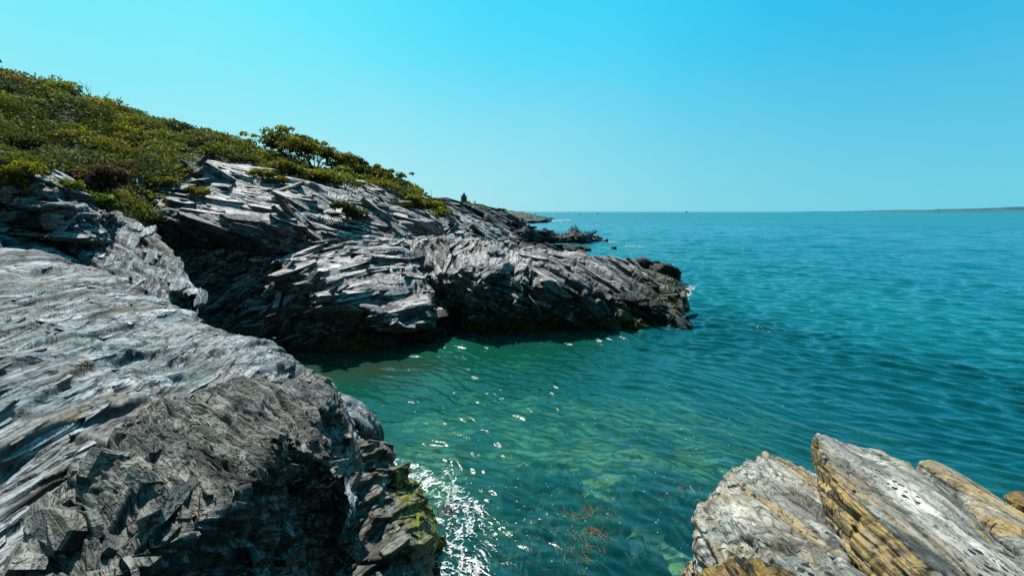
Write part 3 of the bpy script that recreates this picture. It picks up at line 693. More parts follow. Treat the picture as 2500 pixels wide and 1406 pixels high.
rock('seaward_ledge', C1, M['headland'], FF, rough=((.2, .3), (.8, .12)), px_step=1.1, seed=21, kind='structure', pls=[(None, dict(n=380, az=42, pl=12, L=(1.0, 4.2), W=(.3, .9), T=(.12, .36), tilt=9))])
C2 = stations([
 [(1040,560,84.5),(1045,530,84.3),(1050,512,84),(1055,503,95),(1060,500,130)],
 [(1110,575,88.8),(1115,545,88.5),(1118,516,88),(1122,508,100),(1125,506,140)],
 [(1160,580,96.8),(1165,560,96.5),(1168,534,96),(1175,522,110),(1180,512,150)],
 [(1200,575,104.5),(1205,562,104.3),(1205,548,104),(1215,535,125),(1225,520,170)],
 [(1240,572,104),(1245,566,106),(1250,561,112),(1260,552,140),(1270,535,200)],
 [(1290,575,Z(-1)),(1290,568,Z(-.6)),(1290,564,Z(-.6)),(1290,556,Z(-.8)),(1300,545,Z(-1))]])
rock('middle_point', C2, M['far'], [(None, dict(az=42, dip=14, pl=10, scales=[(3, 4.5, 26, 1.3), (1.2, 2, 10, .6), (.5,.8,4,.2)], warp=.4, lg=.8))], rough=((.08, .5), (.4, .2)), px_step=1.2, seed=31, kind='structure', pls=[(None, dict(n=300, az=42, pl=12, L=(3, 10), W=(.8, 2.2), T=(.4, .9), tilt=8))])
FIN = stations([
 [(1176,560,92),(1180,530,94),(1182,524,95),(1184,524,97),(1186,560,99)],
 [(1184,568,90),(1186,532,92.5),(1190,523,94),(1196,526,97),(1198,560,99)],
 [(1215,568,90),(1216,548,92.5),(1218,541,94),(1224,541,97),(1226,568,99)],
 [(1244,570,90),(1244,566,91.5),(1245,560,94),(1250,560,97),(1250,575,99)]])
rock('rock_fin', FIN, M['far'], [(None, dict(az=90, dip=-20, scales=[(1.2, 2.0, 8, .3)], warp=.5))], rough=((.3, .3),), px_step=1.2, seed=33,
     label='tall dark shark-fin shaped rock standing up behind the seaward ledge', cat='rock')
C5 = stations([
 [(1040,520,250),(1045,505,300),(1050,497,360),(1060,494,470),(1060,497,650)],
 [(1100,535,240),(1105,515,290),(1110,500,360),(1115,495,480),(1120,499,650)],
 [(1150,545,232),(1160,530,270),(1168,514,340),(1160,501,490),(1165,503,650)],
 [(1200,548,228),(1205,540,250),(1215,525,310),(1225,513,450),(1230,514,600)],
 [(1260,546,Z(0)),(1262,541,236),(1268,534,262),(1275,525,320),(1280,520,480)],
 [(1300,545,Z(-.3)),(1302,541,Z(1.0)),(1306,536,262),(1308,531,300),(1310,530,420)],
 [(1330,543,Z(-.5)),(1332,541,Z(.4)),(1336,539,Z(1.0)),(1336,537,Z(.5)),(1336,536,Z(-1))],
 [(1350,543,Z(-3)),(1350,541,Z(-2)),(1350,539,Z(-2)),(1350,538,Z(-2)),(1350,537,Z(-3))]])
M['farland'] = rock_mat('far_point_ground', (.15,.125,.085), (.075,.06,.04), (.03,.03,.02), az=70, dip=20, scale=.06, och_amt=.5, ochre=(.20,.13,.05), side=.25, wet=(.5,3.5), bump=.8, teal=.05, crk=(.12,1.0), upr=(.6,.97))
def far_moss(B, U, V): return ss(5.5, 9, B[..., 2] + 3 * fbm(B * .05, 3, 3)) * .85
M['farland'].name = 'far_point_ground'
rock('lighthouse_point', C5, M['farland'], [(None, dict(az=75, dip=-14, scales=[(6, 9, 50, 1.6), (2.5, 3.5, 22, .7)], warp=2))], rough=((.03, 1.2), (.12, .6)), px_step=1.0, seed=41, kind='structure', moss=far_moss)
pt, _ = scatter(np.array(C5)[:, 1:4], 900, 15); pt = pt[(pt[:, 2] > 7) & (project(pt)[:, 1] < 520)]
if len(pt):
    rr_ = 1.4 + 2.0 * RNG.random(len(pt)); V, Fc, C = leaves_mesh(pt, np.tile([0, 0, 1.0], (len(pt), 1)), rr_, np.full(len(pt), 90), .8, PAL[RNG.choice(len(PAL), len(pt), p=PALW)], 19, .5)
    tag(mesh_obj('distant_scrub', V, Fc, M['leaf'], colors=C), 'low brown and green scrub on the lighthouse point', 'scrub', kind='stuff')
# low reefs
def ridge(name, top, fr, back_dz, mat, seed, label=None, cat=None, kind=None, n=1.0):
    """low rock spine: top line of (px,py), waterline of (px,py)"""
    rows = []
    for (tx, ty), (fx, fy) in zip(top, fr):
        f0 = P(fx, fy, W0); d = f0[1]; tp = P(tx, ty, d + 2.2); bk = tp.copy(); bk[1] += 4.5; bk[2] = -.8; fu = f0.copy(); fu[2] = -1
        mid = (f0 + tp) / 2; mid[1] -= .5
        tb = tp.copy(); tb[1] += 1.6; tb[2] -= .25
        rows.append([fu, f0, mid, tp, tb, bk])
    return rock(name, rows, mat, [(None, dict(az=80, dip=-14, scales=[(1.6, 2.4, 7, .9), (.6, 1.0, 3, .45)], warp=.2, lg=.6))], rough=((.3, .22), (1, .14)), px_step=.8, seed=seed, pls=[(None, dict(n=200, az=100, pl=6, L=(.8, 3.0), W=(.3, .9), T=(.1, .25), tilt=6))], label=label, cat=cat, kind=kind)
ridge('bird_reef', [(1255,572),(1280,563),(1300,562),(1325,565),(1345,562),(1365,570),(1385,571),(1400,566),(1420,571),(1432,577),(1440,572),(1455,574),(1468,583),(1480,592)],
      [(1255,600),(1280,600),(1300,598),(1325,596),(1345,594),(1365,593),(1385,595),(1400,595),(1420,596),(1432,595),(1440,591),(1455,591),(1468,589),(1482,590)], 0, M['reef'], 51,
      'long low dark reef with dark birds perched along its top', 'reef')
ridge('low_reef', [(1240,590),(1265,587),(1290,592),(1320,593),(1345,600),(1365,606),(1385,612),(1402,619),(1412,624)],
      [(1240,622),(1265,625),(1290,626),(1320,628),(1345,627),(1365,625),(1385,624),(1402,622),(1412,624)], 0, M['reef'], 57,
      'lower bare dark reef just in front of the one with the birds', 'reef')
for k, (px, py, r, lb) in enumerate([
 (1421,612,(1.5,1.2,.75),'small flat dark rock off the tip of the lower reef'),
 (1410,606,(.45,.4,.4),'very small dark rock behind the flat one off the lower reef'),
 (1498,608,(.5,.45,.42),'lone small round dark rock in open water'),
 (1268,560,(1.6,1.2,.9),'dark rock with foam around it in the narrow inlet before the lighthouse point')]):
    c = P(px, py, W0); boulder('sea_rock', c + np.array([0, 0, .12 * k * 0]), r, M['reef'], lb, seed=60 + k, n=26)
# rock ledges near the headland tip
boulder('sea_rock', P(1632,684,W0) + [0, 1, .25], (1.25,.8,.95), M['reef'], 'dark square rock at the far corner of the headland tip', seed=70, n=60, tiltx=.25, sq=.6)
boulder('sea_rock', P(1590,672,W0) + [0, .8, .3], (1.7,.8,1.0), M['reef'], 'dark wedge-shaped rock between the headland and the square rock', seed=71, n=60, tiltx=.3, sq=.6)
boulder('weedy_rock', P(1625,742,W0) + [-.2, .8, .15], (1.6,1.4,.75), M['weed'], 'weed-covered rounded ledge at the outer side of the headland tip', seed=72, n=80, tiltx=.25)
boulder('weedy_rock', P(1575,792,W0) + [0, .7, .3], (1.7,.9,.85), M['weed'], 'olive weed-covered rock at the near corner of the headland tip', seed=73, n=90, tiltx=.2)
boulder('tilted_block', P(1505,770,W0) + [0, .8, 1.0], (.75,.8,.7), M['headland'], 'tilted grey block leaning on the headland base near its tip', seed=74, n=80, tiltx=.45, sq=.5)
boulder('tilted_block', P(1440,782,W0) + [0, .5, .9], (.5,.6,.75), M['headland'], 'smaller dark block left of the tilted grey one at the headland base', seed=75, n=70, tiltx=.5, sq=.5)
boulder('weedy_rock', P(990,835,W0) + [0, .3, .1], (1.35,.7,.42), M['weed'], 'low wet weedy rock at the water below the middle of the headland', seed=76, n=80, tiltx=-.12)
boulder('weedy_rock', P(1085,815,W0) + [0, .3, .3], (.5,.5,.55), M['weed'], 'small yellow green rock at the mouth of the dark cleft', seed=77, n=60)

#SECTION:NEARROCK
def wp(x, y, z): return np.array([x, y, z], float)
def row(*pts):
    out = [p if isinstance(p, np.ndarray) else P(*p) for p in pts]
    return out
D = []
D_BACK = 1
def dr(*pts):
    r = row(*pts); e = r[-1]; r.append(wp(e[0] + .5, e[1] + 1.2, max(e[2] - 3, -.5))); r.append(wp(e[0] + .9, e[1] + 1.6, -2)); D.append(r)
dr((-420,470,20),(-60,480,20.5),(60,490,21),(130,560,19.5),(180,620,18.5),(220,690,18),(250,740,18.5))
dr((-520,500,14.5),(-60,505,15.4),(30,515,15.6),(90,560,15.4),(140,600,15.2),(170,640,15.4),(190,700,16.2))
dr((-600,560,12.3),(-60,570,13.2),(50,590,13.4),(120,612,13.4),(190,640,13.4),(235,668,13.4),(270,740,14.4))
dr((-650,640,9.8),(-60,650,10.6),(100,672,11),(210,690,11.5),(300,704,11.9),(350,712,12.1),(395,790,13.2))
dr((-700,720,7.8),(-60,718,8.6),(140,735,9.1),(300,742,9.7),(410,745,10.4),(460,760,10.7),(510,840,11.8))
dr((-700,800,6.3),(-60,790,6.9),(180,805,7.3),(370,815,8.1),(500,815,8.9),(565,832,9.4),(625,900,10.5))
dr((-700,880,5.1),(-60,872,5.6),(200,880,6.0),(420,880,6.9),(600,858,8.0),(682,874,8.5),(745,940,9.6))
dr((-700,960,4.2),(-60,948,4.6),(210,950,4.9),(460,940,5.7),(690,905,7.0),(768,928,7.5),(835,1000,8.6))
dr((-700,1050,3.6),(-60,1040,3.8),(200,1030,4.1),(470,1010,4.8),(700,960,6.0),(800,982,6.4),(850,1080,7.2))
dr((-700,1200,2.85),(-60,1180,3.05),(180,1160,3.3),(420,1130,4.0),(620,1100,4.8),(760,1130,5.2),(830,1250,5.6))
dr((-700,1400,2.2),(-60,1380,2.35),(150,1350,2.55),(330,1330,2.9),(470,1330,3.4),(600,1380,3.7),(700,1500,4.1))
dr((-700,1750,1.6),(-100,1700,1.7),(100,1700,1.8),(280,1700,2.0),(380,1720,2.3),(480,1780,2.5),(560,1900,2.9))
def near_stain(B, U, V):
    pr = project(B); out = np.zeros(B.shape[:2])
    def at(px, py):
        d = (pr[..., 0] - px) ** 2 + (pr[..., 1] - py) ** 2; return B.reshape(-1, 3)[np.argmin(d)]
    for a_, b_, w_ in (((165,1035),(300,945),.10), ((140,930),(225,885),.09), ((0,1112),(45,1088),.09), ((90,700),(150,690),.08), ((260,760),(420,750),.12), ((390,905),(470,860),.05), ((60,1235),(150,1150),.04)):
        p0, p1 = at(*a_), at(*b_); ab = p1 - p0; t = np.clip(((B - p0) @ ab) / (ab @ ab), 0, 1)
        dd = np.linalg.norm(B - p0 - t[..., None] * ab, axis=-1) / (w_ * (.6 + .8 * (fbm(B * 2.5, 3, 5) + .5)))
        out = np.maximum(out, ss(1.3, .5, dd))
    return out
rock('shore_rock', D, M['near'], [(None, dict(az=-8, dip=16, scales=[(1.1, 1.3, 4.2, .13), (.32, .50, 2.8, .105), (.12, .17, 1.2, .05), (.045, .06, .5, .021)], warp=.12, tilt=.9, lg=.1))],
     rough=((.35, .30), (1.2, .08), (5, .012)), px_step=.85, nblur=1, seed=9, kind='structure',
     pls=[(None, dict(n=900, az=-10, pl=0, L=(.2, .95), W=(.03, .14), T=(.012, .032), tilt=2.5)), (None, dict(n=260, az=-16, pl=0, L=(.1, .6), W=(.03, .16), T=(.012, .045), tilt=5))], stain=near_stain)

# stepped outcrop and broken ledge
O1 = stations([
 [(-60,560,15),(-60,500,15.5),(-60,470,16),(-60,450,17)],
 [(30,575,14.4),(20,520,15),(20,495,15.6),(10,470,17)],
 [(70,580,14.0),(65,530,14.4),(62,480,15.0),(65,460,16.8)],
 [(110,580,13.8),(115,530,14.1),(120,485,14.6),(120,458,16.6)],
 [(160,580,13.9),(170,530,14.1),(168,498,14.6),(160,466,16.6)],
 [(205,590,14.3),(214,545,14.5),(212,515,15.0),(205,490,16.8)],
 [(215,610,15.4),(225,570,15.6),(225,545,16.0),(225,520,17.2)]])
rock('rock_outcrop', O1, M['near'], [(None, dict(az=80, dip=6, scales=[(.42, .9, 2.2, .40), (.15, .4, .9, .16), (.06,.12,.5,.05)], warp=.10, groove=.8, lg=1.1))], rough=((.6, .18), (2, .05)), px_step=.9, seed=12, pls=[(None, dict(n=160, az=80, pl=0, L=(.3, 1.6), W=(.1, .4), T=(.04, .16), tilt=6))],
     label='stepped blocky grey outcrop just below the scrub at the left', cat='rock outcrop',
     stain=lambda B, U, V: ss(1.0, 2.0, U) * ss(3.2, 2.4, U) * ss(1.0, .4, V) * .8)
L1 = stations([
 [(20,560,16.9),(120,530,16.2),(190,505,17.0),(225,500,17.4),(250,500,17.8),(262,560,18.8)],
 [(70,640,15.3),(170,585,14.9),(230,560,15.6),(275,535,16.5),(310,540,17.0),(335,620,18.2)],
 [(110,690,14.2),(210,640,13.8),(290,610,14.8),(345,588,15.6),(390,590,16.0),(405,680,17.2)],
 [(170,730,13.2),(260,690,12.9),(345,655,13.8),(400,628,14.5),(440,640,14.8),(455,730,15.8)],
 [(220,745,12.6),(310,716,12.3),(380,690,12.9),(430,675,13.5),(458,690,13.8),(470,760,14.6)],
 [(250,765,12.2),(345,732,11.9),(405,715,12.3),(450,705,12.7),(488,721,12.9),(478,745,13.2)],
 [(270,775,12.0),(360,745,11.7),(410,735,11.9),(450,728,12.2),(480,726,12.5),(470,750,12.8)]])
rock('broken_ledge', L1, M['near'], [(None, dict(az=-30, dip=24, scales=[(.34, .7, 2.4, .17), (.12, .3, .9, .07), (.05,.1,.4,.03)], warp=.10, groove=.7, lg=.6))], rough=((.6, .12), (2, .05)), px_step=.9, seed=14, pls=[(None, dict(n=260, az=150, pl=20, L=(.25, 1.3), W=(.1, .4), T=(.03, .12), tilt=10))],
     label='tilted slate ledge with broken overhanging end above the dark gully', cat='rock ledge')

E = stations([
 [(-60,1440,2.5),(60,1330,2.85),(160,1190,3.3),(270,1060,3.9),(420,985,4.7),(560,935,5.3),(690,930,5.7),(780,950,6.0),(840,1030,5.9),(880,1150,5.6)],
 [(-40,1460,2.2),(80,1355,2.45),(185,1215,2.9),(290,1085,3.4),(440,1000,4.1),(580,945,4.7),(700,928,5.2),(785,960,5.3),(832,1040,5.2),(868,1150,5.0)],
 [(0,1500,2.0),(140,1390,2.2),(260,1270,2.5),(370,1160,3.0),(490,1080,3.55),(610,1020,4.0),(710,1000,4.35),(780,1020,4.6),(826,1090,4.6),(858,1180,4.6)],
 [(60,1520,1.85),(200,1420,2.0),(320,1330,2.3),(430,1240,2.7),(530,1160,3.15),(630,1090,3.6),(710,1060,3.95),(775,1075,4.2),(822,1130,4.35),(856,1220,4.4)],
 [(110,1560,1.8),(240,1470,1.95),(360,1375,2.2),(450,1310,2.5),(550,1240,2.9),(630,1165,3.35),(700,1115,3.75),(765,1120,4.05),(815,1170,4.25),(852,1250,4.4)],
 [(200,1650,1.95),(330,1560,2.15),(430,1460,2.5),(510,1390,2.85),(590,1330,3.2),(660,1270,3.6),(720,1230,3.95),(775,1220,4.25),(815,1240,4.45),(846,1310,4.55)],
 [(300,1850,2.1),(430,1760,2.3),(520,1650,2.6),(600,1560,3.0),(660,1480,3.4),(720,1420,3.8),(760,1380,4.1),(800,1370,4.4),(825,1380,4.6),(842,1420,4.7)],
 [(420,2200,2.3),(540,2100,2.5),(620,1950,2.8),(690,1850,3.2),(730,1750,3.6),(770,1650,4.0),(800,1600,4.3),(820,1580,4.6),(835,1560,4.8),(845,1560,4.9)]])
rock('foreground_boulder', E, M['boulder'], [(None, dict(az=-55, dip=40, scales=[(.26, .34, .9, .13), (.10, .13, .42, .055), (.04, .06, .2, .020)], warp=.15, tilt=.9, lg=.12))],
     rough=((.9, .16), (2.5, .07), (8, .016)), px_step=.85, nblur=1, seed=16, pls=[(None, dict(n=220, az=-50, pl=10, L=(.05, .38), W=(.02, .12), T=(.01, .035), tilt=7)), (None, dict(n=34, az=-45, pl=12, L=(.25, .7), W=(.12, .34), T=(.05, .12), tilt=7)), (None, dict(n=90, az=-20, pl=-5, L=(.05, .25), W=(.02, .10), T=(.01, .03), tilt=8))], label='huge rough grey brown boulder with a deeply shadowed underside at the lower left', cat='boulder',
     stain=lambda B, U, V: .6 * ss(.15, .45, fbm(B * 1.2 + 4, 3, 6)))
FA = stations([
 [(770,960,9.6),(810,968,9.9),(850,975,10.2),(880,990,10.5),(905,1020,10.8),(905,1060,11.2)],
 [(780,1000,8.9),(815,985,9.2),(858,995,9.5),(895,1015,9.9),(925,1045,10.2),(930,1085,10.6)],
 [(800,1050,8.4),(830,1030,8.6),(870,1035,8.8),(900,1050,9.1),(920,1070,9.5),(928,1088,Z(-.1))],
 [(810,1100,8.5),(840,1080,8.7),(870,1080,8.9),(895,1085,9.2),(915,1090,Z(.0)),(920,1100,Z(-.4))]])
rock('waterside_rock', FA, M['near'], [(None, dict(az=50, dip=20, scales=[(.4, .5, 1.4, .14), (.14, .2, .6, .05)], warp=.25))], rough=((.8, .12), (3, .03)), px_step=.9, seed=18,
     label='smooth grey rounded rock at the water, peeking out behind the huge boulder', cat='rock')
FB = stations([
 [(800,1060,7.4),(845,1062,7.7),(885,1080,8.1),(925,1100,8.4),(950,1128,Z(.35)),(965,1150,Z(-.4))],
 [(810,1110,6.8),(850,1105,7.1),(900,1115,7.4),(945,1140,7.8),(980,1168,Z(.35)),(1000,1195,Z(-.4))],
 [(820,1180,6.3),(855,1165,6.6),(905,1160,6.9),(960,1178,7.15),(1010,1198,Z(.55)),(1040,1235,Z(-.3))],
 [(820,1260,5.9),(860,1230,6.1),(910,1215,6.35),(965,1215,6.6),(1025,1225,Z(.75)),(1052,1270,Z(-.1))],
 [(825,1340,5.4),(860,1310,5.6),(910,1285,5.8),(965,1275,6.1),(1030,1270,Z(.75)),(1055,1320,Z(-.1))],
 [(830,1430,5.0),(865,1400,5.2),(915,1370,5.35),(970,1345,5.6),(1025,1340,Z(.6)),(1056,1400,Z(-.15))],
 [(840,1550,4.6),(875,1520,4.8),(925,1480,4.9),(975,1450,5.1),(1030,1440,Z(.5)),(1062,1500,Z(-.3))]])
rock('mossy_rock', FB, M['mossy'], [(None, dict(az=35, dip=35, scales=[(.45, .55, 1.3, .22), (.16, .2, .6, .07), (.06, .09, .3, .02)], warp=.3))], rough=((.9, .16), (3, .04)), px_step=.8, seed=22, pls=[(None, dict(n=220, az=35, pl=10, L=(.1, .7), W=(.05, .25), T=(.02, .08), tilt=12))],
     label='grey brown rock with bright yellow green moss where the wave splashes', cat='rock',
     moss=lambda B, U, V: ss(2.6, 3.3, V + .8 * fbm(B * 1.2, 3, 7)) * ss(1.2, 1.9, U + .6 * fbm(B, 3, 9)) * ss(6.2, 4.6, U + 1.2 * fbm(B * .9, 3, 19)))

#SECTION:SLABS
G2 = stations([
 [(2010,1260,5.2),(2000,1210,4.9),(1996,1150,4.75),(2010,1120,4.8),(2090,1140,5.0),(2130,1190,5.2),(2160,1300,5.6)],
 [(2000,1240,4.6),(1995,1170,4.35),(1988,1070,4.25),(2020,1066,4.35),(2080,1090,4.55),(2130,1120,4.75),(2170,1230,5.3)],
 [(2010,1290,4.0),(2008,1220,3.85),(2015,1120,3.75),(2090,1102,4.0),(2150,1112,4.2),(2212,1130,4.35),(2260,1250,5.0)],
 [(2050,1380,3.3),(2052,1305,3.2),(2085,1210,3.15),(2180,1170,3.4),(2225,1155,3.6),(2285,1195,3.7),(2320,1320,4.3)],
 [(2110,1480,2.8),(2120,1400,2.7),(2180,1300,2.65),(2260,1250,2.85),(2320,1238,3.05),(2380,1288,3.15),(2420,1420,3.7)],
 [(2190,1620,2.3),(2210,1520,2.25),(2290,1406,2.25),(2380,1365,2.4),(2445,1350,2.55),(2495,1400,2.65),(2610,1550,3.2)],
 [(2350,1950,1.8),(2370,1850,1.75),(2480,1660,1.75),(2620,1580,1.85),(2720,1560,1.95),(2790,1620,2.1),(2850,1800,2.5)]])
slab_f = [(None, dict(az=4, dip=30, scales=[(.16, .30, 2.6, .055), (.06, .10, .9, .022), (.022, .035, .3, .009)], warp=.08, tilt=.9))]
def slab_stain(B, U, V):
    brown = ss(2.05, 1.9, V + .12 * fbm(B * 2, 3, 4))
    vein = ss(.14, .03, np.abs(V - 3.95 + .25 * fbm(B * 1.3, 3, 8))) * .9
    return np.maximum(brown * .97, vein)
rock('slate_slab', G2, M['slab'], slab_f, rough=((1.2, .05), (4, .012)), px_step=.8, nblur=1, seed=24, stain=slab_stain,
     label='tallest pitted white slab with a rusty brown left face at the lower right', cat='rock slab')
G3 = stations([
 [(2255,1180,5.3),(2255,1150,5.2),(2262,1140,5.2),(2290,1150,5.3),(2320,1200,5.7)],
 [(2270,1200,4.7),(2265,1165,4.6),(2280,1142,4.6),(2330,1165,4.8),(2370,1230,5.3)],
 [(2340,1270,4.0),(2330,1225,3.9),(2360,1195,3.95),(2430,1225,4.2),(2480,1300,4.8)],
 [(2420,1370,3.3),(2415,1310,3.2),(2450,1275,3.25),(2540,1300,3.5),(2590,1390,4.0)],
 [(2500,1470,2.8),(2500,1400,2.7),(2550,1360,2.75),(2660,1390,3.0),(2700,1490,3.5)]])
rock('slate_slab', G3, M['slab'], slab_f, rough=((1.2, .05), (4, .012)), px_step=.8, nblur=1, seed=26, stain=lambda B, U, V: .75 * ss(-.1, .4, fbm(B * .8, 3, 4)),
     label='yellow stained slab at the right edge behind the tallest slab', cat='rock slab')
G1 = stations([
 [(1740,1330,5.2),(1775,1200,5.2),(1830,1150,5.3),(1885,1140,5.4),(1940,1160,5.4),(2010,1210,5.2),(2040,1260,5.0)],
 [(1725,1330,4.6),(1765,1180,4.6),(1815,1130,4.75),(1885,1120,4.85),(1935,1138,4.85),(1998,1165,4.75),(2030,1230,4.6)],
 [(1712,1360,4.1),(1728,1230,4.05),(1790,1175,4.15),(1870,1162,4.25),(1940,1180,4.2),(2010,1225,4.1),(2050,1290,4.0)],
 [(1705,1400,3.6),(1714,1300,3.5),(1785,1255,3.55),(1870,1240,3.6),(1950,1255,3.5),(2030,1300,3.35),(2080,1360,3.3)],
 [(1705,1460,3.2),(1715,1370,3.05),(1785,1330,3.0),(1880,1320,3.0),(1970,1330,2.95),(2060,1360,2.85),(2120,1440,2.8)],
 [(1690,1560,2.7),(1710,1460,2.6),(1790,1420,2.55),(1890,1410,2.5),(1990,1410,2.45),(2090,1440,2.4),(2180,1540,2.4)],
 [(1680,1800,2.1),(1700,1700,2.0),(1790,1650,1.95),(1900,1650,1.9),(2010,1650,1.85),(2140,1680,1.8),(2250,1800,1.9)]])
def drop_left(B, U, V, N): return B
G1 = [[wp(r[0][0] - .25, r[0][1] + .25, -1.6)] + r for r in G1]
rock('slate_slab', G1, M['slab'], [(None, dict(az=-12, dip=35, scales=[(.16, .24, .8, .075), (.06, .09, .35, .03), (.025, .035, .14, .012)], warp=.15, tilt=.9))], rough=((1.2, .07), (4, .02)), px_step=.8, nblur=1, seed=28,
     stain=lambda B, U, V: .5 * ss(.05, .4, fbm(B * 1.5, 3, 4)), label='broad rough grey slab with crumbly rounded left end', cat='rock slab')
boulder('lichen_rock', P(1850,1450,2.4), (.36,.22,.10), M['orange'], 'low rock crusted with orange lichen at the bottom edge in front of the grey slab', seed=81, n=150, sq=.9, amp=.35, fa=.4)
boulder('rock_spike', P(1692,1400,3.3) + [0, 0, -.15], (.07,.1,.22), M['slab'], 'small pointed grey rock left of the orange lichen rock', seed=82, n=60, az=20)
boulder('slate_slab', P(2060,1400,2.55) + [0, 0, -.05], (.09,.22,.07), M['slab'], 'small split flake of slab wedged below the rusty face', seed=84, n=60, az=10, rot=-.4)
boulder('sea_rock', P(2525,1290,W0) + [0, 0, .2], (.35,.4,.35), M['brown'], 'brown rusty rock at the water on the right edge', seed=83, n=50)

#SECTION:WATER
SUN_AZ = math.radians(-27); SUN_EL = math.radians(54)
SUND = np.array([math.sin(SUN_AZ) * math.cos(SUN_EL), math.cos(SUN_AZ) * math.cos(SUN_EL), math.sin(SUN_EL)])
rw = np.random.default_rng(4)
WAV = []
for k in range(90):
    lam = .24 * (14 ** (rw.random() ** 1.9)); az = math.radians(38 + rw.normal() * 21)
    WAV.append((lam, math.sin(az), math.cos(az), rw.random() * 2 * PI, .0070 * lam ** .85 * (1.0 if lam < 2 else .6)))
for k in range(34):
    lam = 2.2 * (3.4 ** rw.random()); az = math.radians(20 + rw.normal() * 26)
    WAV.append((lam, math.sin(az), math.cos(az), rw.random() * 2 * PI, -.0075 * lam ** .8))          # negative: open sea only
def sea_z(x, y, cell=None):
    z = np.zeros_like(x); q = np.stack([x, y, x * 0], -1)
    wx = 0.5 * vnoise(q * .35, 3); wy = .5 * vnoise(q * .35 + 7, 4)
    gust = .80 + .22 * vnoise(q * .09, 8)
    opn = ss(30, 75, np.hypot(x, y)) * 1.3; calm = 1 - .72 * ss(19, 9, np.hypot(x + 1, y - 7))
    for lam, sx, sy, ph, a in WAV:
        k = 2 * PI / lam; w = 1.0 if cell is None else ss(2.2, 5.0, lam / cell)
        if a < 0: w = w * opn; a = -a
        z = z + w * a * (2.2 if lam < .4 else 3.1 if lam < 1.0 else 1.5 if lam < 1.7 else .7) * np.sin(k * ((x + wx) * sx + (y + wy) * sy) + ph)
    return z * gust * calm
def bed_depth(x, y):
    q = np.stack([x, y, x * 0], -1)
    d = .6 + .12 * np.maximum(np.hypot(x - 1, y) - 6, 0) + .08 * np.maximum(x - 4, 0)
    return np.clip(d + .5 * fbm(q * .35, 4, 12), .5, 14)
def tint_field(x, y):
    """1 = green sandy cove water, 0 = open blue teal"""
    q = np.stack([x, y, x * 0], -1)
    return np.clip(ss(11, -1, x - .12 * (y - 10)) * ss(34, 16, y) + .15 * fbm(q * .2, 3, 2), 0, 1)
na, nr = 1150, 1150
az = np.linspace(math.radians(-72), math.radians(72), na)
r1 = 3.2 * (260 / 3.2) ** np.linspace(0, 1, nr); r2 = 260 * (30000 / 260) ** np.linspace(0, 1, 180)[1:]
rr = np.concatenate([r1, r2]); R_, A_ = np.meshgrid(rr, az, indexing='ij')
X, Y = R_ * np.sin(A_), R_ * np.cos(A_)
cell = np.maximum(R_ * (az[1] - az[0]), R_ * .0038) * np.where(R_ > 260, 6, 1)
ZZ = sea_z(X, Y, cell)
dep = bed_depth(X, Y); tf = tint_field(X, Y)
c1, c2 = P(720, 890, W0 if 'W0' in globals() else Z(0)), P(1010, 905, Z(0)); ab = (c2 - c1)[:2]; tt_ = np.clip(((X - c1[0]) * ab[0] + (Y - c1[1]) * ab[1]) / (ab @ ab), 0, 1)
sandy = np.exp(-((np.hypot(X - c1[0] - ab[0] * tt_, Y - c1[1] - ab[1] * tt_)) / 1.5) ** 2) * np.clip(.7 + .9 * fbm(np.stack([X, Y, X * 0], -1) * .6, 3, 44), 0, 1)
m, nt, out = new_mat('sea_water'); g = NT(nt)
geo = g.n('NewGeometry'); pos = geo.outputs['Position']
dA = g.attr('depth').outputs['Fac']; tA = g.attr('green').outputs['Fac']
body = g.mix(tA, (.005, .150, .168), (.014, .235, .155))
big_n = g.noise(pos, .05, 4, .6); body = g.mix(g.mr(big_n, .35, .65, .0, .15), body, (.002, .06, .070))
body = g.mix(g.math('MULTIPLY', g.mr(g.noise(pos, .28, 4, .6, .6), .5, .66), g.math('MULTIPLY', tA, .6)), body, (.035, .34, .19))
vl = g.n('VectorMath', operation='LENGTH'); g.l(pos, vl.inputs[0]); body = g.mix(g.mr(vl.outputs['Value'], 25, 160), body, (.008, .20, .26))
body = g.mix(g.math('MULTIPLY', g.attr('sandy').outputs['Fac'], .75), body, (.085, .135, .075))
dif = g.n('BsdfDiffuse'); g.l(body, dif.inputs[0])
trn = g.n('BsdfTransparent'); g.l(g.mix(g.mr(dA, 0, 4, 0, 1, False), (.70, .95, .85), (.10, .5, .42)), trn.inputs[0])
fac = g.math('SUBTRACT', 1, g.math('POWER', 2.718, g.math('MULTIPLY', dA, -.24)))
fac = g.math('MAXIMUM', fac, g.mr(dA, 2.6, 4.6, 0, 1))
m1 = g.n('MixShader'); g.l(fac, m1.inputs[0]); g.l(trn.outputs[0], m1.inputs[1]); g.l(dif.outputs[0], m1.inputs[2])
mp = g.n('Mapping'); g.l(pos, mp.inputs[0]); mp.inputs['Rotation'].default_value = (0, 0, math.radians(38)); mp.inputs['Scale'].default_value = (.45, 1.0, 1.0)
h1 = g.noise(mp.outputs[0], 3.2, 5, .62, .3)
mp2 = g.n('Mapping'); g.l(pos, mp2.inputs[0]); mp2.inputs['Rotation'].default_value = (0, 0, math.radians(30)); mp2.inputs['Scale'].default_value = (.12, .45, 1.0)
h2 = g.noise(mp2.outputs[0], 1.1, 5, .65, .2)
lp = g.math('LENGTH', 0) if False else None
vl = g.n('VectorMath', operation='LENGTH'); g.l(pos, vl.inputs[0])
farf = g.mr(vl.outputs['Value'], 15, 70, 0, 1)
mp3 = g.n('Mapping'); g.l(pos, mp3.inputs[0]); mp3.inputs['Rotation'].default_value = (0, 0, math.radians(34)); mp3.inputs['Scale'].default_value = (.4, 1.1, 1.0)
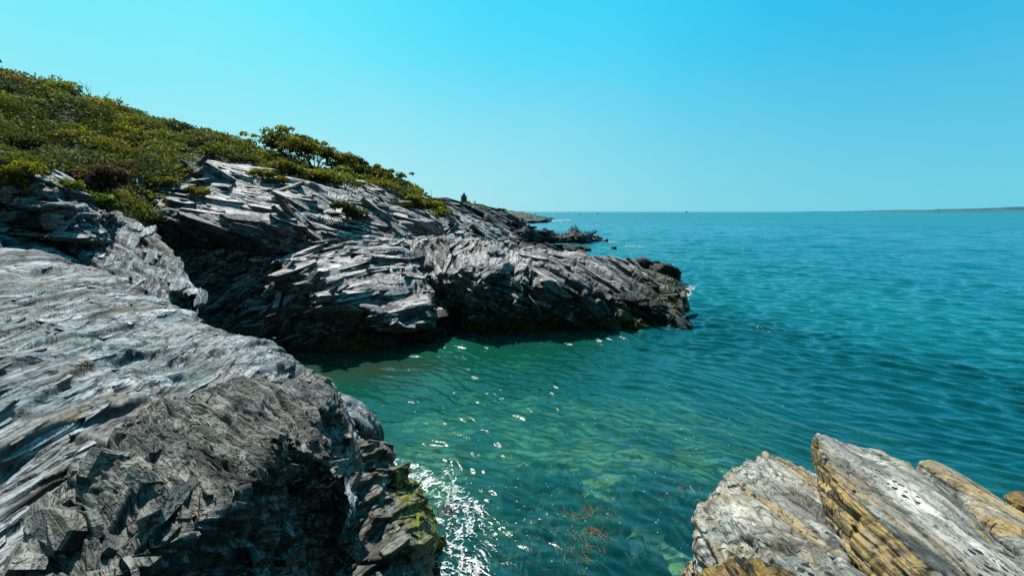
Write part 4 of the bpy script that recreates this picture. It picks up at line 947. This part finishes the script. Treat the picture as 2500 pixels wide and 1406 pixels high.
h3 = g.math('MULTIPLY', g.noise(mp3.outputs[0], 1.3, 4, .6, .2), g.math('MULTIPLY', farf, .16))
mp4 = g.n('Mapping'); g.l(pos, mp4.inputs[0]); mp4.inputs['Scale'].default_value = (.02, .10, 1.0)
h4 = g.math('MULTIPLY', g.noise(mp4.outputs[0], 1.0, 5, .65, .3), g.mr(vl.outputs['Value'], 60, 500, 0, 4.0))
hh = g.math('ADD', g.math('MULTIPLY', h1, g.mr(vl.outputs['Value'], 10, 26, .018, .024)), g.math('ADD', g.math('MULTIPLY', g.math('MULTIPLY', h2, farf), .20), g.math('ADD', h3, h4)))
bp = g.n('Bump'); bp.inputs['Strength'].default_value = 1.0; bp.inputs['Distance'].default_value = 1.0; g.l(hh, bp.inputs['Height'])
gl = g.n('BsdfGlossy'); gl.inputs['Roughness'].default_value = .045; gl.inputs[0].default_value = (.9, .95, 1, 1); g.l(bp.outputs[0], gl.inputs['Normal'])
g.l(g.mr(vl.outputs['Value'], 20, 200, .055, .2), gl.inputs['Roughness'])
fr = g.n('Fresnel'); fr.inputs[0].default_value = 1.65; g.l(bp.outputs[0], fr.inputs['Normal'])
m2 = g.n('MixShader'); g.l(g.math('MINIMUM', fr.outputs[0], g.mr(vl.outputs['Value'], 20, 300, .85, .34)), m2.inputs[0]); g.l(m1.outputs[0], m2.inputs[1]); g.l(gl.outputs[0], m2.inputs[2])
g.l(m2.outputs[0], out.inputs[0]); M['sea'] = m
tag(mesh_obj('sea', np.stack([X, Y, ZZ], -1).reshape(-1, 3), grid_faces(len(rr), na)[:, ::-1], m, smooth=True, attrs={'depth': dep, 'green': tf, 'sandy': sandy}), kind='structure')

# sea floor
xs = np.linspace(-30, 90, 300); ys = np.linspace(1, 110, 300); BX, BY = np.meshgrid(xs, ys, indexing='ij')
mb_, nt, out = new_mat('sea_floor'); g = NT(nt); geo = g.n('NewGeometry'); pos = geo.outputs['Position']
c = g.mix(g.mr(g.noise(pos, .55, 5, .6), .42, .56), (.07, .09, .05), (.46, .46, .22))
c = g.mix(g.mr(g.noise(pos, 3, 5, .7), .45, .65), c, (.03, .035, .03))
bs = g.n('BsdfPrincipled'); g.l(c, bs.inputs['Base Color']); bs.inputs['Roughness'].default_value = .9; g.l(bs.outputs[0], out.inputs[0])
BZ = -bed_depth(BX, BY) + .12 * fbm(np.stack([BX, BY, BX * 0], -1) * 2, 3, 5)
tag(mesh_obj('seabed', np.stack([BX, BY, BZ], -1).reshape(-1, 3), grid_faces(len(xs), len(ys)), mb_, smooth=True), kind='structure')
for k, (px, py, z, r, lb) in enumerate([
 (1400,1310,-.62,(1.0,1.1,.5),'large dark bluish boulder under water in the middle of the bottom edge'),
 (1320,1200,-.85,(.8,.7,.5),'dim submerged boulder left of the drifting weed'),
 (1680,1260,-.6,(.55,.9,.55),'dark submerged boulder beside the broad grey slab'),
 (1590,1230,-1.1,(.9,.8,.4),'greenish submerged boulder behind the seaweed clump'),
 (1560,1390,-.8,(.5,.5,.4),'small submerged boulder below the seaweed clump'),
 (1115,1300,-.42,(.4,.75,.38),'dark purple wet rock awash in the foam beside the mossy rock'),
 (1230,1400,-.9,(.6,.5,.35),'submerged boulder under the foam at the bottom edge')]):
    boulder('submerged_boulder', P(px, py, Z(z)), r, M['sub'], lb, 'boulder', seed=90 + k, n=60, sq=.85)

# drifting weed: tangled strands
mb = MB(); rg = np.random.default_rng(3)
M['kelp'] = plain('seaweed', (.22,.16,.075), .6, .4, 5)
for k in range(260):
    t = rg.random(); a = P(1460 - 60 * t + rg.normal() * 24, 1235 + 150 * t + rg.normal() * 14, Z(-.02)); dirn = rg.uniform(0, 2 * PI); pts_ = [a]
    for q in range(5):
        dirn += rg.normal() * .6; pts_.append(pts_[-1] + np.array([math.cos(dirn), math.sin(dirn), 0]) * .07 + [0, 0, rg.normal() * .012])
    mb.tube(pts_, .008, .004, 4)
tag(mb.build('seaweed', M['kelp']), 'tangled brown seaweed strands drifting in the shallow water', 'seaweed', kind='stuff')

# foam: lacy patches on the surface plus loose flecks and spray
m, nt, out = new_mat('foam'); g = NT(nt)
bs = g.n('BsdfPrincipled'); bs.inputs['Base Color'].default_value = (.88, .92, .92, 1); bs.inputs['Roughness'].default_value = .5
tr = g.n('BsdfTransparent'); mx = g.n('MixShader'); g.l(g.mr(g.noise(g.n('NewGeometry').outputs['Position'], 9, 3), .35, .6, .35, .95), mx.inputs[0]); g.l(tr.outputs[0], mx.inputs[1]); g.l(bs.outputs[0], mx.inputs[2])
g.l(mx.outputs[0], out.inputs[0]); M['foam'] = m
def lace(name, segs, label, step=.011, thr=.10, seed=1, lift=.012, n_spray=0, fs=1.0):
    """segs: list of (px,py,halfwidth m, strength)"""
    pts_ = np.array([P(s[0], s[1], W0) for s in segs]); hw = np.array([s[2] for s in segs]); stg = np.array([s[3] for s in segs])
    x0, y0 = (pts_[:, :2] - hw[:, None] * 1.3).min(0); x1, y1 = (pts_[:, :2] + hw[:, None] * 1.3).max(0)
    gx = np.arange(x0, x1, step); gy = np.arange(y0, y1, step); X, Y = np.meshgrid(gx, gy, indexing='ij')
    q = np.stack([X, Y, X * 0], -1); w = np.stack([fbm(q * 1.1, 3, seed), fbm(q * 1.1 + 9, 3, seed + 1), X * 0], -1) * .35
    fld = np.zeros_like(X)
    for i in range(len(segs) - 1):
        a, b = pts_[i][:2], pts_[i + 1][:2]; ab = b - a; t = np.clip(((X - a[0]) * ab[0] + (Y - a[1]) * ab[1]) / max(ab @ ab, 1e-6), 0, 1)
        dd = np.hypot(X - a[0] - ab[0] * t, Y - a[1] - ab[1] * t) / (hw[i] + (hw[i + 1] - hw[i]) * t)
        fld = np.maximum(fld, np.exp(-dd * dd * 1.6) * (stg[i] + (stg[i + 1] - stg[i]) * t))
    ridge_ = 1 - np.abs(fbm((q + w) * 2.6 * fs, 4, seed + 5)) * 4.6
    ridge2 = 1 - np.abs(fbm((q + w) * 7.5 * fs, 3, seed + 8)) * 4.2
    f = np.maximum(ridge_, ridge2 * .9) * fld + .35 * (vnoise(q * 28, seed + 3)) * fld
    on = f[:-1, :-1] > (1 - thr * 3.0) * .62
    Zs = sea_z(X, Y) + lift + .02 * fld * np.maximum(f, 0)
    idx = np.argwhere(on); ny = len(gy); i, j = idx[:, 0], idx[:, 1]
    V = np.stack([X, Y, Zs], -1).reshape(-1, 3); Fq = np.stack([i * ny + j, (i + 1) * ny + j, (i + 1) * ny + j + 1, i * ny + j + 1], -1)
    used, inv = np.unique(Fq.ravel(), return_inverse=True); V = V[used]; V[:, :2] += (np.random.default_rng(seed).random((len(V), 2)) - .5) * step * .9
    Fq = inv.reshape(-1, 4)
    if n_spray:
        rg = np.random.default_rng(seed); k = rg.integers(0, len(V), n_spray); h = rg.exponential(.09, n_spray); c = V[k] + np.stack([rg.normal(size=n_spray) * .1, rg.normal(size=n_spray) * .1, h], -1)
        s = .004 + .007 * rg.random(n_spray); o = np.array([[1,0,-.5],[-.5,.8,-.5],[-.5,-.8,-.5],[0,0,1]])
        SV = (c[:, None] + o[None] * s[:, None, None]).reshape(-1, 3); b = len(V); base = np.arange(n_spray)[:, None] * 4 + b
        SF = np.concatenate([base + np.array([t]) for t in ([0,1,2,2],)])
        tris = np.concatenate([base + np.array([[0, 1, 3]]), base + np.array([[1, 2, 3]]), base + np.array([[2, 0, 3]])])
        V = np.concatenate([V, SV]); Fl = [tuple(q) for q in Fq] + [tuple(q) for q in tris]
        o_ = mesh_obj(name, V, Fl, M['foam'])
    else:
        o_ = mesh_obj(name, V, Fq, M['foam'])
    return tag(o_, label, 'foam', kind='stuff')
lace('splash_foam', [(945,1112,.2,.7),(1010,1150,.4,.8),(1060,1190,.36,.85),(1110,1240,.4,.82),(1125,1300,.4,.82),(1100,1360,.4,.86),(1090,1430,.4,.9)],
     'white broken foam and spray where the wave washes off the mossy rock', thr=.13, seed=3, n_spray=1300)
lace('splash_foam', [(1090,1130,.25,.6),(1100,1190,.3,.8),(1165,1250,.3,.9),(1190,1330,.3,.9),(1150,1400,.35,1.0)], 'loose outer curl of foam drifting off the mossy rock', thr=.10, seed=8, n_spray=500)
lace('tip_foam', [(1690,700,.35,.7),(1668,728,.4,1.2),(1655,760,.25,1.0),(1668,780,.25,.8)], 'white foam breaking around the headland tip', step=.04, thr=.2, seed=12, n_spray=300)
lace('reef_foam', [(1476,590,.5,1.1),(1500,590,1.0,.8)], 'thin foam trail off the end of the bird reef', step=.08, thr=.2, seed=13)
lace('reef_foam', [(1530,602,.6,.8),(1562,602,.6,1.3)], 'small breaking wave over a hidden rock right of the reef', step=.08, thr=.25, seed=14)
lace('reef_foam', [(1360,608,.7,.9),(1400,606,.8,.9)], 'foam streak between the two dark reefs', step=.08, thr=.18, seed=15)
lace('reef_foam', [(1335,541,2.5,1.1),(1385,537,3.5,1.2)], 'white surf line running off the lighthouse point', step=.5, thr=.25, seed=16)
# flecks
rg = np.random.default_rng(21); V = []; Fl = []
def fleck(px, py, s):
    c = P(px, py, W0); k = rg.integers(5, 8); b = len(V); a0 = rg.uniform(0, 6.28); el = rg.uniform(.5, 1)
    z = float(sea_z(np.array([c[0]]), np.array([c[1]]))[0]) + .012
    for i in range(k):
        a = a0 + 2 * PI * i / k; r = s * rg.uniform(.6, 1.2); V.append((c[0] + r * math.cos(a), c[1] + r * el * math.sin(a), z))
    Fl.append(tuple(range(b, b + k)))
for k in range(260): fleck(rg.normal(1650, 260), rg.normal(1060, 130), rg.uniform(.006, .018))
for k in range(50): fleck(rg.uniform(950, 1700), rg.uniform(870, 1400), rg.uniform(.004, .012))
for k in range(60): fleck(rg.normal(1180, 90), rg.normal(1240, 80), rg.uniform(.006, .02))
tag(mesh_obj('foam_flecks', np.array(V), Fl, M['foam']), 'scattered white foam flecks floating on the near water', 'foam', kind='stuff')

#SECTION:FARTHINGS
M['stone'] = plain('granite_block', (.20,.19,.18), .8, .2, .6)
M['darkmetal'] = plain('dark_metal', (.03,.035,.04), .5, .2, 3)
M['white'] = plain('white_paint', (.75,.77,.78), .5, .08, 2)
M['glass'] = plain('lantern_glass', (.10,.14,.15), .15, .1, 2)
M['roof'] = plain('slate_roof', (.10,.09,.09), .7, .2, 1)
M['bird'] = plain('bird_feather', (.012,.012,.013), .6, .3, 20)
M['brick'] = plain('chimney_brick', (.16,.09,.07), .8, .2, 2)
M['cloth'] = plain('clothing', (.05,.05,.07), .8, .2, 5); M['skin'] = plain('skin', (.35,.20,.14), .5, .1, 9); M['hair'] = plain('hair', (.03,.02,.015), .7, .2, 9)
LH = P(1133,500,490); k = 490 / 1050.
LH = LH + np.array([0, 0, .8])
lh = empty('lighthouse', LH, 'square stone lighthouse tower with dark lantern on the distant point', 'lighthouse')
lh.scale = (1.2, 1.2, 1.15)
b = MB(); b.box(-4.2, 4.2, -4.2, 4.2, -5, 1.6); b.ring([(2.7, 1.6), (2.35, 7.2)], sq=True); b.build('tower', M['stone'], lh)
b = MB(); b.box(-2.9, 2.9, -2.9, 2.9, 7.2, 7.45)
for s in (-2.8, 2.8):
    b.box(-2.85, 2.85, s - .05, s + .05, 8.2, 8.3); b.box(s - .05, s + .05, -2.75, 2.75, 8.2, 8.3)
    for q in (-2.8, -1.4, 0, 1.4, 2.8): b.box(q - .05, q + .05, s - .05, s + .05, 7.45, 8.2)
b.build('gallery', M['darkmetal'], lh)
b = MB(); b.ring([(1.35, 7.45), (1.35, 9.3)], 8); b.build('lantern', M['glass'], lh)
b = MB(); b.ring([(1.7, 9.3), (1.5, 9.6), (.5, 10.4), (.18, 10.6), (.3, 10.8), (.05, 11.1), (.04, 12.2)], 8); b.build('lantern_roof', M['darkmetal'], lh)
for z in (2.6, 4.8):
    b = MB(); b.box(-.4, .4, -2.72, -2.2, z, z + 1.1); b.build('window', M['darkmetal'], lh)
KH = P(1152,507,480); kh = empty('keepers_house', KH, 'low pale keeper house with chimneys right of the lighthouse', 'house', rz=-.3)
b = MB(); b.box(-5.5, 5.5, -4, 4, -5, 3.0); b.build('wall', M['stone'], kh)
b = MB(); b.add([(-5.8,-4.3,3.0),(5.8,-4.3,3.0),(5.8,4.3,3.0),(-5.8,4.3,3.0),(-2.6,0,5.3),(2.6,0,5.3)], [(3,2,1,0),(0,1,5,4),(1,2,5),(2,3,4,5),(3,0,4)]); rf = b.build('roof', M['roof'], kh)
for x in (-4.4, -2.6, 3.6):
    b = MB(); b.box(x - .45, x + .45, -.5, .5, 3.6, 6.8); b.box(x - .6, x + .6, -.65, .65, 6.8, 7.1); b.build('chimney', M['brick'], rf)
for x in (-3.6, -1.2, 1.2, 3.6):
    b = MB(); b.box(x - .4, x + .4, -4.06, -3.9, .8, 2.2); w = b.build('window', M['darkmetal'], kh)
ms = P(1054,497,180); o = empty('radio_mast', ms, 'thin tall mast standing alone on the skyline left of the lighthouse', 'mast')
b = MB(); b.tube([(0,0,-2),(0,0,4.6)], .10, .06, 6); b.build('pole', M['darkmetal'], o)
b = MB(); b.tube([(0,0,4.5),(-.5,0,5.6)], .04, .03, 5); b.tube([(0,0,4.3),(.05,0,5.2)], .04, .03, 5); b.build('antenna', M['darkmetal'], o)

def sailboat(px, d, label, h=13):
    p = P(px, 517.4, d); p[2] = 0; o = empty('sailboat', p, label, 'sailboat')
    L = h * .42; v = []; 
    for z, s in ((0, .75), (h * .06, 1.0)):
        v += [(-L * s, 0, z), (-L * .6 * s, -L * .22, z), (L * .5 * s, -L * .24, z), (L * s * .9, 0, z), (L * .5 * s, L * .24, z), (-L * .6 * s, L * .22, z)]
    mb = MB(); mb.add(v, [(5,4,3,2,1,0),(6,7,8,9,10,11)] + [(i, (i + 1) % 6, 6 + (i + 1) % 6, 6 + i) for i in range(6)]); mb.build('hull', M['white'], o)
    mb = MB(); mb.tube([(0, 0, 0), (0, 0, h)], h * .008, h * .005, 6); mb.build('mast', M['darkmetal'], o)
    def sail(a, b_, c_, nm, bul):
        V = []; Fc = []; n = 8
        for i in range(n + 1):
            for j in range(n + 1):
                u, w = i / n, j / n * (1 - i / n)
                q = np.array(a) * (1 - u - w) + np.array(c_) * u + np.array(b_) * w; q[1] += bul * math.sin(PI * u) * (1 - abs(2 * j / n - 1)) * h * .05; V.append(q)
        Fc = grid_faces(n + 1, n + 1); mesh_obj(nm, np.array(V), Fc, M['white'], o, True)
    sail((.03 * h, 0, .12 * h), (.38 * h, 0, .12 * h), (.01 * h, 0, .97 * h), 'mainsail', 1)
    sail((-.38 * h, 0, .07 * h), (-.02 * h, 0, .10 * h), (-.01 * h, 0, .85 * h), 'jib', 1)
sailboat(1676, 1900, 'white sailboat with full sails standing out on the open horizon')
def motorboat(px, py, L, label, dark=False):
    p = P(px, py, W0); o = empty('motorboat', p, label, 'motorboat', rz=.3); v = []; mt = M['darkmetal'] if dark else M['white']
    for z, s, w in ((0, .85, .8), (L * .14, 1.0, 1)):
        v += [(-L * .5 * s, -L * .15 * w, z), (L * .2 * s, -L * .15 * w, z), (L * .5 * s, 0, z), (L * .2 * s, L * .15 * w, z), (-L * .5 * s, L * .15 * w, z)]
    mb = MB(); mb.add(v, [(4,3,2,1,0),(5,6,7,8,9)] + [(i, (i + 1) % 5, 5 + (i + 1) % 5, 5 + i) for i in range(5)]); mb.build('hull', mt, o)
    mb = MB(); mb.add([(-L*.15,-L*.1,L*.14),(L*.15,-L*.1,L*.14),(L*.15,L*.1,L*.14),(-L*.15,L*.1,L*.14),(-L*.12,-L*.09,L*.32),(L*.06,-L*.09,L*.32),(L*.06,L*.09,L*.32),(-L*.12,L*.09,L*.32)],
                      [(4,5,6,7),(0,1,5,4),(1,2,6,5),(2,3,7,6),(3,0,4,7)]); mb.build('cabin', M['white'], o)
motorboat(1414,524.5,5.5,'small dark motorboat nearer than the other boats, left of the buoy',True)
motorboat(1370,521.5,6,'tiny white motorboat just below the horizon above the reef')
motorboat(1389,518.4,16,'white boat touching the horizon, between the point and the buoy')
motorboat(1590,522.3,6,'faint small boat below the horizon left of the sailboat')
p = P(1459,523.5,W0); o = empty('channel_buoy', p, 'dark upright channel buoy below the horizon', 'buoy'); mb = MB(); mb.ring([(1.6, -.3), (1.6, .9), (1.2, 1.1)], 12); mb.build('float', M['darkmetal'], o)
mb = MB(); mb.ring([(.75, 1.1), (.4, 4.2), (.55, 4.25), (.55, 5.2), (.1, 5.6)], 8); mb.build('tower', M['darkmetal'], o)
# distant shore on the right
rows = []
top = [(1990,516.8),(2060,516.2),(2120,515),(2200,513.8),(2280,512.6),(2300,511),(2360,510.5),(2420,508.5),(2470,506),(2560,504.5),(2700,503),(2900,505)]
for i, (x, y) in enumerate(top):
    d = 9000 - i * 320; f = P(x, 517, d); f[2] = -2; f2 = f.copy(); f2[2] = 6; f3 = f.copy(); f3[2] = 9; f3[1] += 60; t = P(x, y, d + 700); bk = t.copy(); bk[1] += 1500; bk[2] = -5
    f4 = (f3 + t) / 2; f4[2] = f3[2] + (t[2] - f3[2]) * .75
    rows.append([f, f2, f3, f4, t, bk])
A, _, _ = loft(rows, 1.0, lo=5); A = A + np.array([0, 0, 1.0]) * (fbm(A * .004, 4, 3) * 14 * ss(8, 30, A[..., 2]))[..., None]
m, nt, out = new_mat('distant_shore'); g = NT(nt); geo = g.n('NewGeometry'); sp = g.n('SeparateXYZ'); g.l(geo.outputs['Position'], sp.inputs[0])
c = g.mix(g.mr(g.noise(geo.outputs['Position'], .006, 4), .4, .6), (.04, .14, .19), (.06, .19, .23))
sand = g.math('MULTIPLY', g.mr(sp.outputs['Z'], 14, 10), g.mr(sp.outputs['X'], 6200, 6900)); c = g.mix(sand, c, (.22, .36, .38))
bs = g.n('BsdfDiffuse'); g.l(c, bs.inputs[0]); g.l(bs.outputs[0], out.inputs[0])
tag(mesh_obj('distant_hills', A.reshape(-1, 3), grid_faces(*A.shape[:2]), m, smooth=True), kind='structure')

# cormorants on the reef
dg = None
def bird_mesh():
    """standing sea bird: body, neck, head with bill, tail as one tapered skin"""
    path = [(-.30,0,.10,.02),(-.20,0,.20,.06),(-.08,0,.32,.11),(.02,0,.45,.12),(.08,0,.56,.085),(.10,0,.66,.045),(.10,0,.76,.035),(.13,0,.83,.045),(.20,0,.85,.03),(.30,0,.84,.008)]
    n = 8; v = []
    for i, (x, y, z, r) in enumerate(path):
        a = np.array(path[min(i + 1, 9)][:3]) - np.array(path[max(i - 1, 0)][:3]); a = a / np.linalg.norm(a); s = np.cross(a, [0, 1, 0])
        for k in range(n):
            t = 2 * PI * k / n; v.append(np.array([x, y, z]) + s * r * math.cos(t) + np.array([0, 1, 0]) * r * .9 * math.sin(t))
    f = [(i * n + k, i * n + (k + 1) % n, (i + 1) * n + (k + 1) % n, (i + 1) * n + k) for i in range(9) for k in range(n)]
    f += [tuple(range(n - 1, -1, -1)), tuple(9 * n + k for k in range(n))]
    m_ = MB(); m_.add(v, f)
    for s in (-.05, .05): m_.tube([(0, s, .36), (.01, s, .03)], .018, .012, 5); m_.box(-.03, .10, s - .03, s + .03, 0, .025)
    return m_
bpy.context.view_layer.update()
DG = bpy.context.evaluated_depsgraph_get()
proto = None
bl = [1352,1364,1372,1381,1388,1393,1397,1401,1405,1409,1413,1418,1423,1428,1433,1438,1441,1444,1447,1450,1453,1456,1460]
reef = bpy.data.objects['bird_reef']
for i, px in enumerate(bl):
    best = None
    for py in range(548, 592):       # come down on the reef from above
        x, y, z = ray(px, py); hit, loc, nn, idx = reef.ray_cast(Vector((0, 0, CAMZ)), Vector((x, y, z)).normalized())
        if hit: best = loc; break
    if best is None: continue
    if proto is None:
        proto = bird_mesh().build('cormorant', M['bird'], smooth=True); o = proto
    else:
        o = proto.copy(); COL.objects.link(o)
    o.location = best - Vector((0, 0, .04)); o.rotation_euler = (0, 0, random.uniform(0, 6.28)); s = random.uniform(.65, .85); o.scale = (s, s, s)
    tag(o, 'small black seabird standing upright on the top of the dark reef', 'seabird', 'dark seabirds perched along the reef')

# two people far out on the lighthouse point
def person(px, py, d, label, seed):
    p = P(px, py, d); o = empty('person', p, label, 'person')
    J = [((0,0,.95),.14),((0,0,1.2),.15),((0,0,1.42),.16),((0,0,1.52),.06),((0,0,1.62),.095),((0,0,1.74),.08),
         ((-.19,0,1.40),.06),((-.26,.02,1.13),.045),((-.24,-.06,.88),.035),((.19,0,1.40),.06),((.26,.02,1.13),.045),((.22,-.1,.9),.035),
         ((-.1,0,.88),.095),((-.12,0,.48),.06),((-.13,0,.08),.045),((-.13,-.16,.03),.035),((.1,0,.88),.095),((.13,-.03,.48),.06),((.14,.02,.08),.045),((.14,-.14,.03),.035)]
    Eg = [(0,1),(1,2),(2,3),(3,4),(4,5),(2,6),(6,7),(7,8),(2,9),(9,10),(10,11),(0,12),(12,13),(13,14),(14,15),(0,16),(16,17),(17,18),(18,19)]
    me = bpy.data.meshes.new('body'); me.from_pydata([j[0] for j in J], Eg, []); ob = bpy.data.objects.new('body', me); COL.objects.link(ob); ob.parent = o
    ob.modifiers.new('Skin', 'SKIN'); me.skin_vertices[0].data[0].use_root = True
    for i, j in enumerate(J): me.skin_vertices[0].data[i].radius = (j[1], j[1] * .8)
    sb = ob.modifiers.new('Sub', 'SUBSURF'); sb.levels = 1; sb.render_levels = 1; me.materials.append(M['cloth'])
    mb = MB(); mb.ring([(.02, 1.80), (.09, 1.78), (.105, 1.70), (.10, 1.62), (.06, 1.58)][::-1], 10); mb.build('hair', M['hair'], ob)
pl = bpy.data.objects['lighthouse_point']
for px, lb in ((1307, 'person in dark clothes standing on the low end of the distant point'), (1280, 'person standing farther left on the distant point')):
    for py in range(515, 545):
        x, y, z = ray(px, py); hit, loc, nn, idx = pl.ray_cast(Vector((0, 0, CAMZ)), Vector((x, y, z)).normalized())
        if hit:
            q = project(np.array(loc)); person(px, q[1], loc[1], lb, 1); break

#SECTION:WORLD
w = bpy.data.worlds.new('World'); scn.world = w; w.use_nodes = True; nt = w.node_tree
for n in list(nt.nodes): nt.nodes.remove(n)
g = NT(nt); out = g.n('OutputWorld'); bg = g.n('Background'); g.l(bg.outputs[0], out.inputs[0])
sky = g.n('TexSky', sky_type='NISHITA'); sky.sun_disc = False; sky.sun_elevation = SUN_EL; sky.sun_rotation = SUN_AZ
sky.air_density = 1.0; sky.dust_density = .6; sky.ozone_density = 1.5; sky.altitude = 0
tc = g.n('TexCoord'); sp = g.n('SeparateXYZ'); g.l(tc.outputs['Generated'], sp.inputs[0])
x, y, z = sp.outputs
lr = g.mr(g.math('ADD', x, g.math('MULTIPLY', z, .25)), -.75, .85)
hor = g.mix(g.mr(x, -.5, .8), (.42,.83,.89), (.15,.63,.79))
upc = g.mix(lr, (.10,.86,1.0), (.0,.46,.83))
upc = g.mix(g.mr(x, -.55, .1), (.14,.86,1.0), g.mix(g.mr(x, .05, .75), (.045,.70,.98), (.0,.46,.82)))
hz_n = g.math('MULTIPLY', g.math('SUBTRACT', g.noise(tc.outputs['Generated'], 2.2, 5, .6, .4), .5), .16)
skyc = g.mix(g.mr(g.math('ADD', z, hz_n), -.02, .42), hor, upc)
skyc = g.mix(g.mr(z, .35, .9), skyc, (.0, .34, .56))
# sky behind the camera is dimmed so rock faces turned to it stay dark
back = g.mr(y, .3, -.3, 1.0, .20)
v = g.n('VectorMath', operation='SCALE'); g.l(skyc, v.inputs[0]); g.l(back, v.inputs['Scale'])
nis = g.n('VectorMath', operation='SCALE'); g.l(sky.outputs[0], nis.inputs[0]); nis.inputs['Scale'].default_value = .1
fin = g.mix(.95, nis.outputs[0], v.outputs[0])
g.l(fin, bg.inputs[0]); bg.inputs[1].default_value = 1.0
sl = bpy.data.lights.new('sun', 'SUN'); sl.energy = 5.0; sl.angle = math.radians(.53); sl.color = (1.0, .955, .88)
so = bpy.data.objects.new('sun', sl); COL.objects.link(so); so.rotation_euler = Vector(tuple(SUND)).to_track_quat('Z', 'Y').to_euler()
cam = bpy.data.cameras.new('camera'); co = bpy.data.objects.new('camera', cam); COL.objects.link(co); scn.camera = co
co.location = (0, 0, CAMZ); co.rotation_euler = (PI / 2 - PITCH, 0, 0); cam.sensor_width = 36; cam.lens = 36 * F / 2500; cam.clip_start = .05; cam.clip_end = 60000
scn.view_settings.view_transform = 'Standard'; scn.view_settings.look = 'None'; scn.view_settings.exposure = 0; scn.view_settings.gamma = 1
scn.render.engine = 'CYCLES'; scn.cycles.max_bounces = 6; scn.cycles.transparent_max_bounces = 8; scn.cycles.caustics_reflective = False; scn.cycles.caustics_refractive = False
scn.cycles.sample_clamp_indirect = 3; scn.cycles.sample_clamp_direct = 5; scn.cycles.use_denoising = False
